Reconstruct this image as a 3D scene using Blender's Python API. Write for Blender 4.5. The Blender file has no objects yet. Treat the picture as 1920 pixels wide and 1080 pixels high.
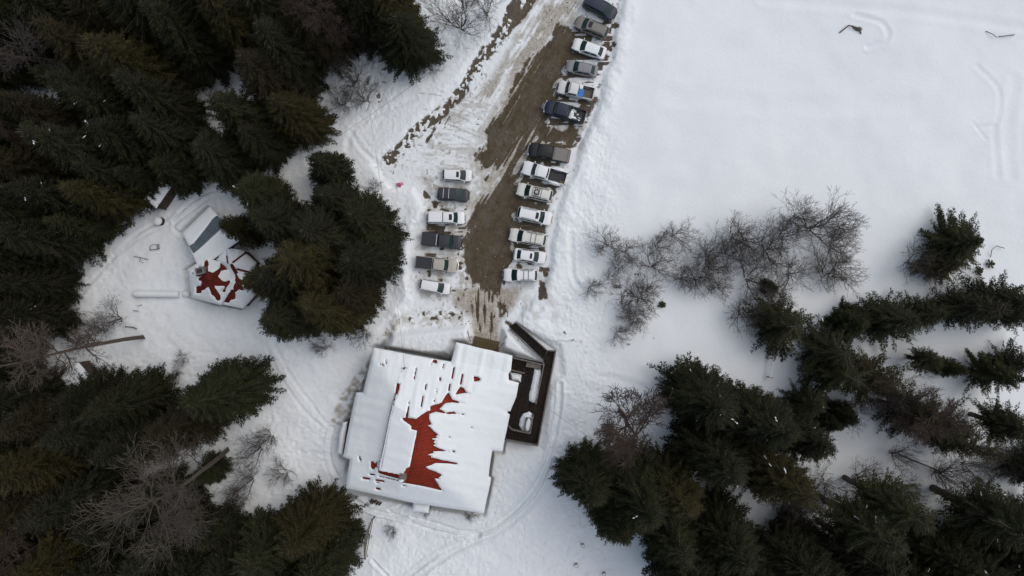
import bpy, math, random
import numpy as np
from mathutils import Vector
# ---------------------------------------------------------------- camera / light
S = 0.076            # metres per photo pixel on the ground
H = 97.0             # flying height
scene = bpy.context.scene
C = scene.collection
cam_d = bpy.data.cameras.new('camera'); cam = bpy.data.objects.new('camera', cam_d); C.objects.link(cam)
cam.location = (0, 0, H); cam.rotation_euler = (0, 0, 0)
cam_d.sensor_width = 36.0; cam_d.lens = 36.0*H/(1920*S); cam_d.clip_start = 1.0; cam_d.clip_end = 6000
scene.camera = cam
SUN_EL, SUN_AZ = math.radians(54), math.radians(62)
w = bpy.data.worlds.new('World'); scene.world = w; w.use_nodes = True
nt = w.node_tree; bg = nt.nodes['Background']
sky = nt.nodes.new('ShaderNodeTexSky'); sky.sky_type = 'NISHITA'; sky.sun_disc = False
sky.sun_elevation = SUN_EL; sky.sun_rotation = SUN_AZ; sky.dust_density = 3.5; sky.air_density = 1.0; sky.ozone_density = 1.0
hs = nt.nodes.new('ShaderNodeHueSaturation'); hs.inputs['Saturation'].default_value = 0.78   # thick cloud: the dome is nearly grey
nt.links.new(sky.outputs[0], hs.inputs['Color']); nt.links.new(hs.outputs[0], bg.inputs['Color'])
bg.inputs['Strength'].default_value = 0.13
sl = bpy.data.lights.new('sun', 'SUN'); sl.energy = 0.85; sl.angle = math.radians(115); sl.color = (1.0, 0.985, 0.965)
so = bpy.data.objects.new('sun', sl); C.objects.link(so)
# sun_rotation is clockwise from +Y seen from above
sd = Vector((math.sin(SUN_AZ)*math.cos(SUN_EL), math.cos(SUN_AZ)*math.cos(SUN_EL), math.sin(SUN_EL)))
so.rotation_euler = sd.to_track_quat('Z', 'Y').to_euler()
scene.view_settings.view_transform = 'Standard'; scene.view_settings.look = 'None'
scene.view_settings.exposure = -0.03; scene.view_settings.gamma = 1.0

R = random.Random(7)
def W(px, py, z=0.0):
    k = S*(1-z/H)
    return Vector(((px-960)*k, (540-py)*k, z))
# ---------------------------------------------------------------- helpers
def tag(o, label=None, cat=None, group=None, kind=None):
    if label: o['label'] = label
    if cat: o['category'] = cat
    if group: o['group'] = group
    if kind: o['kind'] = kind
    return o
def empty(name, loc=(0,0,0), rz=0, label=None, cat=None, group=None):
    o = bpy.data.objects.new(name, None); C.objects.link(o); o.location = loc; o.rotation_euler = (0,0,rz)
    o.empty_display_size = .3
    return tag(o, label, cat, group)
def link(name, me, m=None, parent=None):
    o = bpy.data.objects.new(name, me); C.objects.link(o)
    if m is not None: me.materials.append(m)
    if parent is not None: o.parent = parent
    return o
def mesh_np(name, V, F, smooth=False):
    """V (n,3), F (m,k) numpy"""
    V = np.asarray(V, dtype=np.float32); F = np.asarray(F, dtype=np.int32)
    me = bpy.data.meshes.new(name); k = F.shape[1]
    me.vertices.add(len(V)); me.vertices.foreach_set('co', V.ravel())
    me.loops.add(F.size); me.loops.foreach_set('vertex_index', F.ravel())
    me.polygons.add(len(F)); me.polygons.foreach_set('loop_start', np.arange(0, F.size, k, dtype=np.int32))
    me.polygons.foreach_set('use_smooth', np.full(len(F), smooth))
    me.update(calc_edges=True)
    return me
class MB:
    def __init__(s): s.v = []; s.f = []
    def add(s, vs, fs):
        b = len(s.v); s.v += [tuple(p) for p in vs]; s.f += [tuple(i+b for i in f) for f in fs]; return s
    def box(s, c, d, rz=0, taper=1.0):
        x, y, z = d[0]/2, d[1]/2, d[2]/2; ca, sa = math.cos(rz), math.sin(rz); vs = []
        for k in (-1, 1):
            t = taper if k > 0 else 1
            for (i, j) in ((-1,-1), (1,-1), (1,1), (-1,1)):
                X, Y = i*x*t, j*y*t
                vs.append((c[0]+X*ca-Y*sa, c[1]+X*sa+Y*ca, c[2]+k*z))
        return s.add(vs, [(3,2,1,0), (4,5,6,7), (0,1,5,4), (1,2,6,5), (2,3,7,6), (3,0,4,7)])
    def bar(s, p, q, w, h):
        """a board of width w (level) and height h from p to q"""
        p = Vector(p); q = Vector(q); d = (q-p); n = Vector((-d.y, d.x, 0)); n = n.normalized()*w/2 if n.length > 1e-6 else Vector((w/2,0,0))
        u = d.cross(n).normalized()*h/2
        vs = [p-n-u, p+n-u, p+n+u, p-n+u, q-n-u, q+n-u, q+n+u, q-n+u]
        return s.add(vs, [(0,1,2,3), (7,6,5,4), (0,4,5,1), (1,5,6,2), (2,6,7,3), (3,7,4,0)])
    def tube(s, pts, rs, n=6):
        P = [Vector(p) for p in pts]
        if not hasattr(rs, '__len__'): rs = [rs]*len(P)
        b = []
        for i, p in enumerate(P):
            d = (P[min(i+1, len(P)-1)]-P[max(i-1, 0)]).normalized()
            a = d.orthogonal().normalized() if abs(d.z) < .9 else Vector((1,0,0)).cross(d).normalized()
            c = d.cross(a)
            for k in range(n):
                t = 2*math.pi*k/n; b.append(p+(a*math.cos(t)+c*math.sin(t))*rs[i])
        f = [(i*n+k, i*n+(k+1)%n, (i+1)*n+(k+1)%n, (i+1)*n+k) for i in range(len(P)-1) for k in range(n)]
        f += [tuple(range(n))[::-1], tuple((len(P)-1)*n+k for k in range(n))]
        return s.add(b, f)
    def prism(s, poly, z0, z1, inset=0):
        n = len(poly); b = [(p[0], p[1], z0) for p in poly]+[(p[0], p[1], z1) for p in poly]
        return s.add(b, [tuple(range(n))[::-1], tuple(range(n, 2*n))]+[(i, (i+1)%n, n+(i+1)%n, n+i) for i in range(n)])
    def blob(s, c, r, seed=0, nu=10, nv=6, amp=.15):
        rr = random.Random(seed); vs = []; 
        for j in range(nv+1):
            ph = math.pi*j/nv
            for i in range(nu):
                t = 2*math.pi*i/nu; k = 1+rr.uniform(-amp, amp)
                if j in (0, nv): k = 1
                vs.append((c[0]+r[0]*k*math.sin(ph)*math.cos(t), c[1]+r[1]*k*math.sin(ph)*math.sin(t), c[2]+r[2]*k*math.cos(ph)))
        return s.add(vs, [(j*nu+i, (j+1)*nu+i, (j+1)*nu+(i+1)%nu, j*nu+(i+1)%nu) for j in range(nv) for i in range(nu)])
    def build(s, name, m, parent=None, smooth=False, ang=35):
        me = bpy.data.meshes.new(name); me.from_pydata(s.v, [], s.f); me.update()
        if smooth:
            for p in me.polygons: p.use_smooth = True
            me.set_sharp_from_angle(angle=math.radians(ang))
        return link(name, me, m, parent)
# numpy value noise ---------------------------------------------------------------
_rng = np.random.default_rng(5); _T = _rng.random((256, 256)).astype(np.float32)
def vn(x, y, seed=0):
    x = x+seed*37.17; y = y+seed*91.73
    xi = np.floor(x).astype(np.int64); yi = np.floor(y).astype(np.int64)
    fx = x-xi; fy = y-yi; fx = fx*fx*(3-2*fx); fy = fy*fy*(3-2*fy)
    a = _T[xi & 255, yi & 255]; b = _T[(xi+1) & 255, yi & 255]; c = _T[xi & 255, (yi+1) & 255]; d = _T[(xi+1) & 255, (yi+1) & 255]
    return (a*(1-fx)+b*fx)*(1-fy)+(c*(1-fx)+d*fx)*fy
def fbm(x, y, seed=0, o=4):
    r = 0; a = .5; t = 0
    for i in range(o):
        r = r+a*vn(x*2**i, y*2**i, seed+i*3.3); t += a; a *= .5
    return r/t-.5
def sst(e0, e1, x):
    t = np.clip((x-e0)/(e1-e0), 0, 1); return t*t*(3-2*t)
def sdf(X, Y, poly):
    """signed distance in px, positive inside"""
    P = np.array(poly, dtype=float); n = len(P)
    d2 = np.full(X.shape, 1e18); ins = np.zeros(X.shape, bool)
    for i in range(n):
        a = P[i]; b = P[(i+1) % n]; e = b-a; L = e@e
        t = np.clip(((X-a[0])*e[0]+(Y-a[1])*e[1])/max(L, 1e-9), 0, 1)
        d2 = np.minimum(d2, (X-a[0]-t*e[0])**2+(Y-a[1]-t*e[1])**2)
        c = (a[1] > Y) != (b[1] > Y)
        if a[1] != b[1]: ins ^= c & (X < (b[0]-a[0])*(Y-a[1])/(b[1]-a[1])+a[0])
    return np.where(ins, 1, -1)*np.sqrt(d2)
def dline(X, Y, pts):
    d2 = np.full(X.shape, 1e18); P = np.array(pts, dtype=float)
    for i in range(len(P)-1):
        a = P[i]; e = P[i+1]-a; t = np.clip(((X-a[0])*e[0]+(Y-a[1])*e[1])/max(e@e, 1e-9), 0, 1)
        d2 = np.minimum(d2, (X-a[0]-t*e[0])**2+(Y-a[1]-t*e[1])**2)
    return np.sqrt(d2)
def spline(pts, n=6):
    P = [np.array(p, float) for p in pts]; out = []
    for i in range(len(P)-1):
        p0 = P[max(i-1, 0)]; p1 = P[i]; p2 = P[i+1]; p3 = P[min(i+2, len(P)-1)]
        for k in range(n):
            t = k/n; out.append(.5*((2*p1)+(-p0+p2)*t+(2*p0-5*p1+4*p2-p3)*t*t+(-p0+3*p1-3*p2+p3)*t**3))
    out.append(P[-1]); return out
# ---------------------------------------------------------------- materials
def newmat(name):
    m = bpy.data.materials.new(name); m.use_nodes = True; n = m.node_tree; b = n.nodes['Principled BSDF']
    return m, n, b
def nd(n, t, **kw):
    x = n.nodes.new(t)
    for k, v in kw.items():
        if k in x.inputs.keys(): x.inputs[k].default_value = v
        else: setattr(x, k, v)
    return x
def simple(name, col, rough=.6, metal=0, spec=.5, coat=0, var=.12, scale=3.0, bump=0.0, bscale=20.0):
    m, n, b = newmat(name); tc = nd(n, 'ShaderNodeTexCoord')
    no = nd(n, 'ShaderNodeTexNoise', Scale=scale, Detail=5.0, Roughness=.6); n.links.new(tc.outputs['Object'], no.inputs['Vector'])
    r = nd(n, 'ShaderNodeMapRange'); n.links.new(no.outputs[0], r.inputs[0]); r.inputs[1].default_value = .3; r.inputs[2].default_value = .7
    r.inputs[3].default_value = 1-var; r.inputs[4].default_value = 1+var
    mx = nd(n, 'ShaderNodeVectorMath', operation='SCALE'); mx.inputs[0].default_value = col; n.links.new(r.outputs[0], mx.inputs['Scale'])
    n.links.new(mx.outputs[0], b.inputs['Base Color'])
    b.inputs['Roughness'].default_value = rough; b.inputs['Metallic'].default_value = metal
    b.inputs['Specular IOR Level'].default_value = spec; b.inputs['Coat Weight'].default_value = coat; b.inputs['Coat Roughness'].default_value = .08
    if bump:
        n2 = nd(n, 'ShaderNodeTexNoise', Scale=bscale, Detail=4.0); n.links.new(tc.outputs['Object'], n2.inputs['Vector'])
        bp = nd(n, 'ShaderNodeBump', Strength=bump, Distance=.05); n.links.new(n2.outputs[0], bp.inputs['Height']); n.links.new(bp.outputs[0], b.inputs['Normal'])
    return m
SNOW = (.795, .835, .84)
def snow_mat(name, bs=.25):
    m, n, b = newmat(name); tc = nd(n, 'ShaderNodeTexCoord')
    b.inputs['Base Color'].default_value = (*SNOW, 1); b.inputs['Roughness'].default_value = .75; b.inputs['Specular IOR Level'].default_value = .2
    a = nd(n, 'ShaderNodeTexNoise', Scale=1.2, Detail=7.0, Roughness=.6); n.links.new(tc.outputs['Object'], a.inputs['Vector'])
    bp = nd(n, 'ShaderNodeBump', Strength=bs, Distance=.25); n.links.new(a.outputs[0], bp.inputs['Height']); n.links.new(bp.outputs[0], b.inputs['Normal'])
    return m
def foliage(name, c1, c2, rough=.8):
    m, n, b = newmat(name); tc = nd(n, 'ShaderNodeTexCoord'); oi = nd(n, 'ShaderNodeObjectInfo')
    no = nd(n, 'ShaderNodeTexNoise', Scale=.55, Detail=6.0, Roughness=.75); n.links.new(tc.outputs['Object'], no.inputs['Vector'])
    rp = nd(n, 'ShaderNodeMapRange'); rp.inputs[1].default_value = .36; rp.inputs[2].default_value = .66; n.links.new(no.outputs[0], rp.inputs[0])
    mx = nd(n, 'ShaderNodeMix', data_type='RGBA'); mx.inputs[6].default_value = (*c1, 1); mx.inputs[7].default_value = (*c2, 1)
    n.links.new(rp.outputs[0], mx.inputs[0])
    ml = nd(n, 'ShaderNodeMix', data_type='RGBA', blend_type='MULTIPLY'); ml.inputs[0].default_value = 1
    n.links.new(mx.outputs[2], ml.inputs[6]); n.links.new(oi.outputs['Color'], ml.inputs[7])
    n.links.new(ml.outputs[2], b.inputs['Base Color'])
    b.inputs['Roughness'].default_value = rough; b.inputs['Specular IOR Level'].default_value = .15
    return m
M = {}
M['snow'] = snow_mat('snow'); M['roofsnow'] = snow_mat('roof_snow', .12)
M['needles'] = foliage('needles', (.009, .012, .0055), (.036, .033, .013))
M['bark'] = simple('bark', (.075, .058, .045), .9, var=.4, scale=4, bump=.5)
M['twig'] = simple('twig', (.072, .060, .050), .9, var=.3, scale=2)
M['redtwig'] = simple('red_twig', (.040, .026, .019), .9, var=.3, scale=2)
M['paletwig'] = simple('pale_twig', (.062, .051, .040), .9, var=.35, scale=1.5)
M['tyre'] = simple('tyre', (.02, .02, .02), .9)
M['rim'] = simple('rim', (.35, .35, .36), .35, metal=.8)
M['trim'] = simple('trim', (.025, .026, .028), .6)
M['chrome'] = simple('chrome', (.6, .6, .6), .25, metal=.9)
M['lamp'] = simple('lamp_lens', (.6, .62, .62), .1, coat=.5)
M['tail'] = simple('tail_lens', (.28, .015, .012), .2, coat=.5)
def glassm(name, c): return simple(name, c, .08, spec=.3, coat=0, var=.25, scale=1.2)
M['glass'] = glassm('car_glass', (.016, .034, .032)); M['sunroof'] = glassm('sunroof_glass', (.018, .02, .028))
def paint(name, c, dirt=.55, rough=.35, metal=0.0):
    m, n, b = newmat(name); tc = nd(n, 'ShaderNodeTexCoord'); sp = nd(n, 'ShaderNodeSeparateXYZ'); n.links.new(tc.outputs['Object'], sp.inputs[0])
    no = nd(n, 'ShaderNodeTexNoise', Scale=2.2, Detail=6.0, Roughness=.65); n.links.new(tc.outputs['Object'], no.inputs['Vector'])
    r = nd(n, 'ShaderNodeMapRange'); n.links.new(sp.outputs['Z'], r.inputs[0]); r.inputs[1].default_value = .25; r.inputs[2].default_value = 1.0; r.inputs[3].default_value = dirt+.25; r.inputs[4].default_value = .0
    m2 = nd(n, 'ShaderNodeMath', operation='MULTIPLY'); n.links.new(r.outputs[0], m2.inputs[0]); n.links.new(no.outputs[0], m2.inputs[1])
    m3 = nd(n, 'ShaderNodeMath', operation='MULTIPLY_ADD'); n.links.new(no.outputs[0], m3.inputs[0]); m3.inputs[1].default_value = .08; n.links.new(m2.outputs[0], m3.inputs[2]); m3.use_clamp = True
    mx = nd(n, 'ShaderNodeMix', data_type='RGBA'); mx.inputs[6].default_value = (*c, 1); mx.inputs[7].default_value = (.17, .145, .12, 1)
    n.links.new(m3.outputs[0], mx.inputs[0]); n.links.new(mx.outputs[2], b.inputs['Base Color'])
    b.inputs['Roughness'].default_value = rough; b.inputs['Metallic'].default_value = metal; b.inputs['Coat Weight'].default_value = .10; b.inputs['Coat Roughness'].default_value = .15; b.inputs['Specular IOR Level'].default_value = .3
    return m
for k, c in dict(white=(.80, .82, .82), cream=(.68, .68, .63), grey=(.22, .23, .24), taupe=(.20, .185, .17), navy=(.011, .019, .046), black=(.008, .009, .012),
                 charcoal=(.030, .033, .041), beige=(.42, .40, .35), offwhite=(.68, .69, .66)).items():
    M['p_'+k] = paint('paint_'+k, c)
def metalroof(name, col, ang, rough=.5, bump=.5, freq=14.0, bd=.04):
    m, n, b = newmat(name); tc = nd(n, 'ShaderNodeTexCoord'); mp = nd(n, 'ShaderNodeMapping'); mp.inputs['Rotation'].default_value = (0, 0, ang); n.links.new(tc.outputs['Object'], mp.inputs[0])
    wv = nd(n, 'ShaderNodeTexWave', Scale=freq/6.283, Distortion=0.0); n.links.new(mp.outputs[0], wv.inputs['Vector'])
    no = nd(n, 'ShaderNodeTexNoise', Scale=2.2, Detail=9.0, Roughness=.78); n.links.new(tc.outputs['Object'], no.inputs['Vector'])
    rp = nd(n, 'ShaderNodeMapRange'); rp.inputs[1].default_value = .3; rp.inputs[2].default_value = .7; rp.inputs[3].default_value = .55; rp.inputs[4].default_value = 1.2; n.links.new(no.outputs[0], rp.inputs[0])
    vs = nd(n, 'ShaderNodeVectorMath', operation='SCALE'); vs.inputs[0].default_value = col; n.links.new(rp.outputs[0], vs.inputs['Scale']); n.links.new(vs.outputs[0], b.inputs['Base Color'])
    bp = nd(n, 'ShaderNodeBump', Strength=bump, Distance=bd); n.links.new(wv.outputs[0], bp.inputs['Height']); n.links.new(bp.outputs[0], b.inputs['Normal'])
    b.inputs['Roughness'].default_value = rough; b.inputs['Specular IOR Level'].default_value = .12
    return m
M['red'] = metalroof('red_metal', (.25, .034, .019), math.radians(-11.4+90), rough=.85, freq=4.4, bd=.10); M['blue'] = metalroof('blue_grey_metal', (.13, .17, .20), math.radians(-44), freq=7, bump=1.0, bd=.12)
M['redhex'] = simple('red_hex_metal', (.115, .018, .012), .9, spec=.15, var=.35, scale=1.0)
def plank(name, c, ang, gap=.145):
    m, n, b = newmat(name); tc = nd(n, 'ShaderNodeTexCoord'); mp = nd(n, 'ShaderNodeMapping'); mp.inputs['Rotation'].default_value = (0, 0, ang); n.links.new(tc.outputs['Object'], mp.inputs[0])
    br = nd(n, 'ShaderNodeTexBrick', Scale=1.0); br.inputs['Color1'].default_value = (*c, 1); br.inputs['Color2'].default_value = (c[0]*1.9, c[1]*1.85, c[2]*1.8, 1); br.inputs['Mortar'].default_value = (.008, .008, .008, 1)
    br.inputs['Mortar Size'].default_value = .012; br.inputs['Brick Width'].default_value = 3.6; br.inputs['Row Height'].default_value = gap; n.links.new(mp.outputs[0], br.inputs['Vector'])
    no = nd(n, 'ShaderNodeTexNoise', Scale=2.5, Detail=6.0, Roughness=.7); n.links.new(tc.outputs['Object'], no.inputs['Vector'])
    rp = nd(n, 'ShaderNodeMapRange'); rp.inputs[1].default_value = .3; rp.inputs[2].default_value = .7; rp.inputs[3].default_value = .6; rp.inputs[4].default_value = 1.5; n.links.new(no.outputs[0], rp.inputs[0])
    vs = nd(n, 'ShaderNodeVectorMath', operation='SCALE'); n.links.new(br.outputs[0], vs.inputs[0]); n.links.new(rp.outputs[0], vs.inputs['Scale']); n.links.new(vs.outputs[0], b.inputs['Base Color'])
    b.inputs['Roughness'].default_value = .8; b.inputs['Specular IOR Level'].default_value = .15
    return m
M['plank_a'] = plank('wet_planks', (.013, .010, .008), math.radians(-78)); M['plank_b'] = plank('wet_planks_long', (.018, .013, .010), math.radians(12)); M['plank_c'] = plank('wet_planks_ramp', (.012, .010, .008), math.radians(45))
M['plank_a'], M['plank_b'] = M['plank_b'], M['plank_a']
M['weathered'] = simple('weathered_wood', (.15, .135, .115), .85, var=.3, scale=3, bump=.3)
M['darkwood'] = simple('dark_wood_wall', (.055, .038, .028), .85, var=.35, scale=2, bump=.3)
M['log'] = simple('log_wall', (.10, .065, .042), .85, var=.35, scale=1.5, bump=.4)
M['wire'] = simple('wire', (.05, .05, .055), .6)
M['stone'] = simple('stone', (.22, .21, .19), .9, var=.4, scale=6, bump=.5)
M['pink'] = simple('pink_fabric', (.50, .12, .20), .7, var=.15)
M['bluetarp'] = simple('blue_plastic', (.02, .17, .52), .5, var=.15); M['yellow'] = simple('yellow_strap', (.32, .27, .06), .7)
# ================================================================ GROUND
MUD = [(1060,47),(1075,55),(1074,100),(1064,115),(1062,135),(1048,160),(1042,185),(1022,200),(1024,228),(1045,238),(1085,242),(1080,262),(1066,272),(1040,268),(1000,268),(988,282),(985,300),(976,316),(966,345),(972,372),(974,390),(966,402),(970,425),(955,440),(962,460),(965,492),(945,505),(947,530),(932,548),(905,545),(888,530),(876,505),(868,480),(872,440),(884,400),(888,382),(905,366),(925,348),(915,338),(930,322),(930,305),(912,312),(895,300),(892,288),(905,282),(915,262),(908,246),(918,232),(935,212),(955,172),(962,150),(985,118),(1010,95),(1030,77),(1045,50)]
LOT = [(1168,-10),(1160,30),(1150,60),(1146,110),(1130,150),(1124,190),(1108,235),(1086,275),(1074,330),(1050,375),(1042,420),(1034,460),(1032,490),(1022,530),(1000,560),(975,590),(960,612),(1048,650),(1052,700),(1030,720),(1016,842),(955,835),(930,700),(880,640),(882,612),(740,612),(640,760),(625,740),(735,592),(772,562),(768,500),(778,430),(800,392),(775,350),(735,352),(700,310),(735,280),(860,150),(905,90),(990,-10)]
BANK1 = [(735,622),(880,604),(890,632),(882,645),(852,645),(846,668),(790,668),(718,656)]
BANK2 = [(940,612),(955,612),(1016,680),(962,668),(935,655)]
SITES = []
def make_ground():
    xs = np.concatenate([-np.geomspace(80, 2600, 26)[::-1], np.arange(-79.7, -22, .21), np.arange(-21.9, 15, .115), np.arange(15.1, 79.8, .21), np.geomspace(80, 2600, 26)])
    ys = np.concatenate([-np.geomspace(50, 2600, 26)[::-1], np.arange(-49.6, 49.8, .15), np.geomspace(50, 2600, 26)])
    nx, ny = len(xs), len(ys); X, Y = np.meshgrid(xs, ys); PX = 960+X/S; PY = 540-Y/S
    far = sst(78, 110, np.maximum(abs(X), abs(Y)*1.5))
    wob = fbm(X*.5, Y*.5, 1)*14+fbm(X*2.2, Y*2.2, 2)*8
    lot = sdf(PX, PY, LOT)+wob*.5
    z = fbm(X*.06, Y*.06, 3)*1.0*(1-far)
    flat = sst(-60, -5, lot); z = z*(1-flat)
    snow_h = .42*sst(4, -10, lot)
    # bumpy plough bank beside the lot, right side
    nb = fbm(X*.55, Y*.55, 11)*.9+fbm(X*1.6, Y*1.6, 12)*.35
    rb = np.exp(-((lot+18)/16)**2)*(PX > 980)*(PY < 640)
    z = z+snow_h+rb*(.25+nb*.5)
    lb = np.exp(-(dline(PX, PY, [(785,400),(765,440),(757,500),(762,560),(740,600)])/16)**2)
    z += lb*(.5+nb*.8)
    fieldcalm = sst(1090, 1200, PX)*.95
    z += (1-fieldcalm)*(fbm(X*.35, Y*.35, 21)*.40+fbm(X*1.3, Y*1.3, 22)*.12)*(1-flat*.75)
    tread = sst(-.12, .06, fbm(X*.12, Y*.12, 31))*(1-fieldcalm)*(1-flat)
    z += tread*fbm(X*2.6, Y*2.6, 23)*.20
    z += fbm(X*3.0, Y*3.0, 24)*(.006+.115*(1-fieldcalm))+fbm(X*.9, Y*.9, 25)*.10*(1-flat)*(1-fieldcalm)
    def trench(pts, w, d, berm=.4, sm=True):
        nonlocal z
        p = spline(pts) if sm else pts; q = np.array(p)
        m = (PX > q[:,0].min()-40) & (PX < q[:,0].max()+40) & (PY > q[:,1].min()-40) & (PY < q[:,1].max()+40)
        dd = dline(PX[m], PY[m], p)+fbm(X[m]*1.1, Y[m]*1.1, 41)*3+fbm(X[m]*4, Y[m]*4, 42)*2.2
        z[m] += -d*np.exp(-(dd/w)**2)+d*berm*np.exp(-((dd-w*1.9)/(w*.7))**2)
    # tracks and trodden lines
    T2 = [([(512,640),(545,700),(585,755),(612,790),(622,800)], 3, .30),([(500,650),(532,712),(572,768),(606,800)], 3, .28),
          ([(1050,720),(1048,770),(1030,850),(1005,905),(965,955),(915,990),(870,995),(800,975),(700,955),(655,930)], 3.2, .26),
          ([(1040,860),(1015,920),(975,965),(930,998),(885,1015),(830,1045),(775,1085)], 3.5, .32),
          ([(900,1000),(850,1022),(800,1052),(760,1085)], 3, .30),([(730,955),(790,985),(850,1000),(900,1002)], 2.5, .22),
          ([(626,800),(620,850),(640,900),(690,950),(760,970)], 3, .22),([(700,1050),(730,1080)], 2.5, .2),
          ([(340,440),(330,425),(350,405),(390,375),(410,370),(420,395)], 3, .28),([(330,415),(345,395),(385,365),(440,350)], 3, .22),([(150,560),(200,500),(260,440),(330,400)], 3, .14),
          ([(225,480),(260,450),(320,420)], 2.5, .12),([(640,330),(690,360),(740,350)], 3.5, .22),([(660,250),(680,280),(710,310)], 3.5, .14),([(650,280),(668,240),(720,210),(780,185)], 4, .10),
          ([(1600,30),(1650,45),(1660,75),(1625,90)], 4, .10),([(1830,125),(1870,170),(1865,230),(1830,240)], 4, .06),
          ([(1860,240),(1865,330)], 5, .06),([(1820,230),(1845,262)], 3, .05),([(1900,150),(1885,260),(1890,330)], 8, .07),([(1430,0),(1700,25),(1925,55)], 7, .07),([(1250,180),(1500,200),(1700,190)], 12, .06),
          ([(1070,440),(1075,520),(1110,560)], 4, .2),
          ([(1100,700),(1170,715),(1215,728),(1250,720)], 6, .10),([(740,120),(800,140),(850,110)], 5, .08)]
    for k, (p, w_, d) in enumerate(T2): trench(p, w_*(1.1 if k > 1 else .9), d*(.35 if k < 2 else 1.5 if k < 8 else .9))
    # snow banks against the lodge
    for b in (BANK1, BANK2):
        s = sdf(PX, PY, b); z += 1.15*sst(-2, 14, s)
    # footprints: scattered small pits
    fp = vn(X*3.3, Y*3.3, 51); foot = sst(.80, .92, fp)*tread
    z -= foot*.12
    def dip(poly, to, soft=5):
        nonlocal z
        s = sdf(PX, PY, poly); k = sst(-soft, 1, s); z = z*(1-k)+to*k
    for poly, to, soft in SITES: dip(poly, to, soft)
    mask_edge = dline(PX, PY, [(705,654),(770,664),(845,680)]); z -= 1.3*np.exp(-(mask_edge/6)**2)
    # ----- cover masks
    road = (X*.52-Y*-.854); across = (X*.854+Y*-.52)   # along the lot / across it
    st = vn(across*1.9, road*.16, 61)*.6+vn(across*4.5, road*.3, 62)*.4
    st2 = vn(X*3.3, Y*.25, 63)*.6+vn(X*6.5, Y*.5, 64)*.4            # wheel streaks running up the photo
    st3 = vn(X*.3, Y*3.2, 65)*.6+vn(X*.6, Y*6.0, 66)*.4             # streaks beside the parked cars
    mud_s = sdf(PX, PY, MUD)+fbm(X*.45, Y*.45, 70)*22+fbm(X*.9, Y*.9, 71)*16+fbm(X*3.5, Y*3.5, 72)*9
    mud_s = mud_s-16*sst(500, 548, PY)*(st2-.35)*2-14*sst(-40, 0, mud_s)*(st-.5)*sst(430, 300, PY)
    mud = sst(-7, 6, mud_s)
    # pale slush patch crossing the mud in mid lot, and streaks
    pt = sdf(PX, PY, [(905,345),(930,300),(960,262),(1005,240),(1010,262),(985,290),(975,318),(940,342),(905,362)])
    mud *= 1-.75*sst(-12, 8, pt)*sst(.45, .6, st)
    mud *= 1-.55*sst(.66, .80, st)*sst(40, 2, mud_s)
    mud *= 1-.35*sst(.74, .86, vn(X*4, Y*4, 75))
    # slots between parked cars on the right
    slots = sst(-4, 8, sdf(PX, PY, [(1065,45),(1150,20),(1148,105),(1128,150),(1120,190),(1100,235),(1080,275),(1050,300),(1058,340),(1035,372),(1030,400),(1025,440),(1022,490),(985,520),(960,500),(960,430),(970,390),(975,340),(1000,260),(1040,190)])+wob*.7)
    mud = np.maximum(mud, slots*sst(.43, .60, .55*st3+.45*vn(X*1.2, Y*1.2, 76)+.12*sst(1120, 1000, PX-(.0))*(PY > 60))*.9)
    slotl = sst(-4, 8, sdf(PX, PY, [(800,385),(880,380),(872,470),(890,540),(850,560),(800,520),(790,480),(795,430)])+wob*.5)
    mud = np.maximum(mud, slotl*sst(.55, .66, vn(X*1.1, Y*1.4, 77)*.6+st3*.4)*.9)
    def spots(poly, th, sc, seed, wt=1.0, aniso=None):
        nonlocal mud
        s = sdf(PX, PY, poly)+wob*.6
        q = fbm(X*sc, Y*sc, seed, 5)+.5 if aniso is None else .5*fbm(across*.9, road*.45, seed, 4)+.75*fbm(X*1.9, Y*1.9, seed+1, 4)+.5
        mud = np.maximum(mud, wt*sst(-3, 4, s)*sst(th-.02, th+.09, q))
    fun = sst(-10, 10, sdf(PX, PY, [(872,520),(960,520),(945,600),(937,648),(886,648),(885,600)])+wob*.6)
    mud = np.maximum(mud, fun*sst(.50, .72, st2*.75+.25*vn(X*1.4, Y*.7, 78)+.12*sst(640, 530, PY)-.06)*.85)
    # torn earth along the left edge of the road
    sp_ = spline([(722,302),(762,270),(784,240),(815,220),(845,196),(868,168),(890,132),(912,98),(940,62),(958,30),(975,-10)])
    dl = dline(PX, PY, sp_)+fbm(X*.7, Y*.7, 140)*12
    q_ = .5+.55*fbm(across*1.1, road*.45, 141, 4)+.85*fbm(X*2.6, Y*2.6, 142, 4)
    mud = np.maximum(mud, .95*sst(16, 6, dl)*sst(.44, .53, q_)*(PY < 310))
    dl2 = dline(PX, PY, [(800,262),(850,205),(885,165),(925,110),(970,50)])+fbm(X*.7, Y*.7, 143)*10
    mud = np.maximum(mud, .8*sst(10, 2, dl2)*sst(.60, .70, st*.75+.25*vn(X*2, Y*2, 144)))
    if 0: spots([(712,296),(735,270),(770,250),(800,215),(825,190),(845,160),(880,100),(905,75),(935,55),(950,60),(925,110),(885,150),(870,170),(845,205),(820,245),(790,275),(760,300),(728,305)], .465, .55, 81, .95, 1)
    spots([(940,55),(950,10),(965,-10),(1015,-10),(990,25),(965,55)], .44, .5, 82, .95, 1)
    spots([(775,340),(790,345),(810,372),(800,375),(780,355)], .42, 1.0, 83, .95)
    spots([(808,376),(824,378),(826,392),(812,394)], .40, 1.2, 84, .95)
    spots([(1010,500),(1027,502),(1028,520),(1012,522)], .40, .9, 85, .95); spots([(1010,525),(1020,525),(1028,560),(1010,562)], .44, .9, 86, .95)
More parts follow.
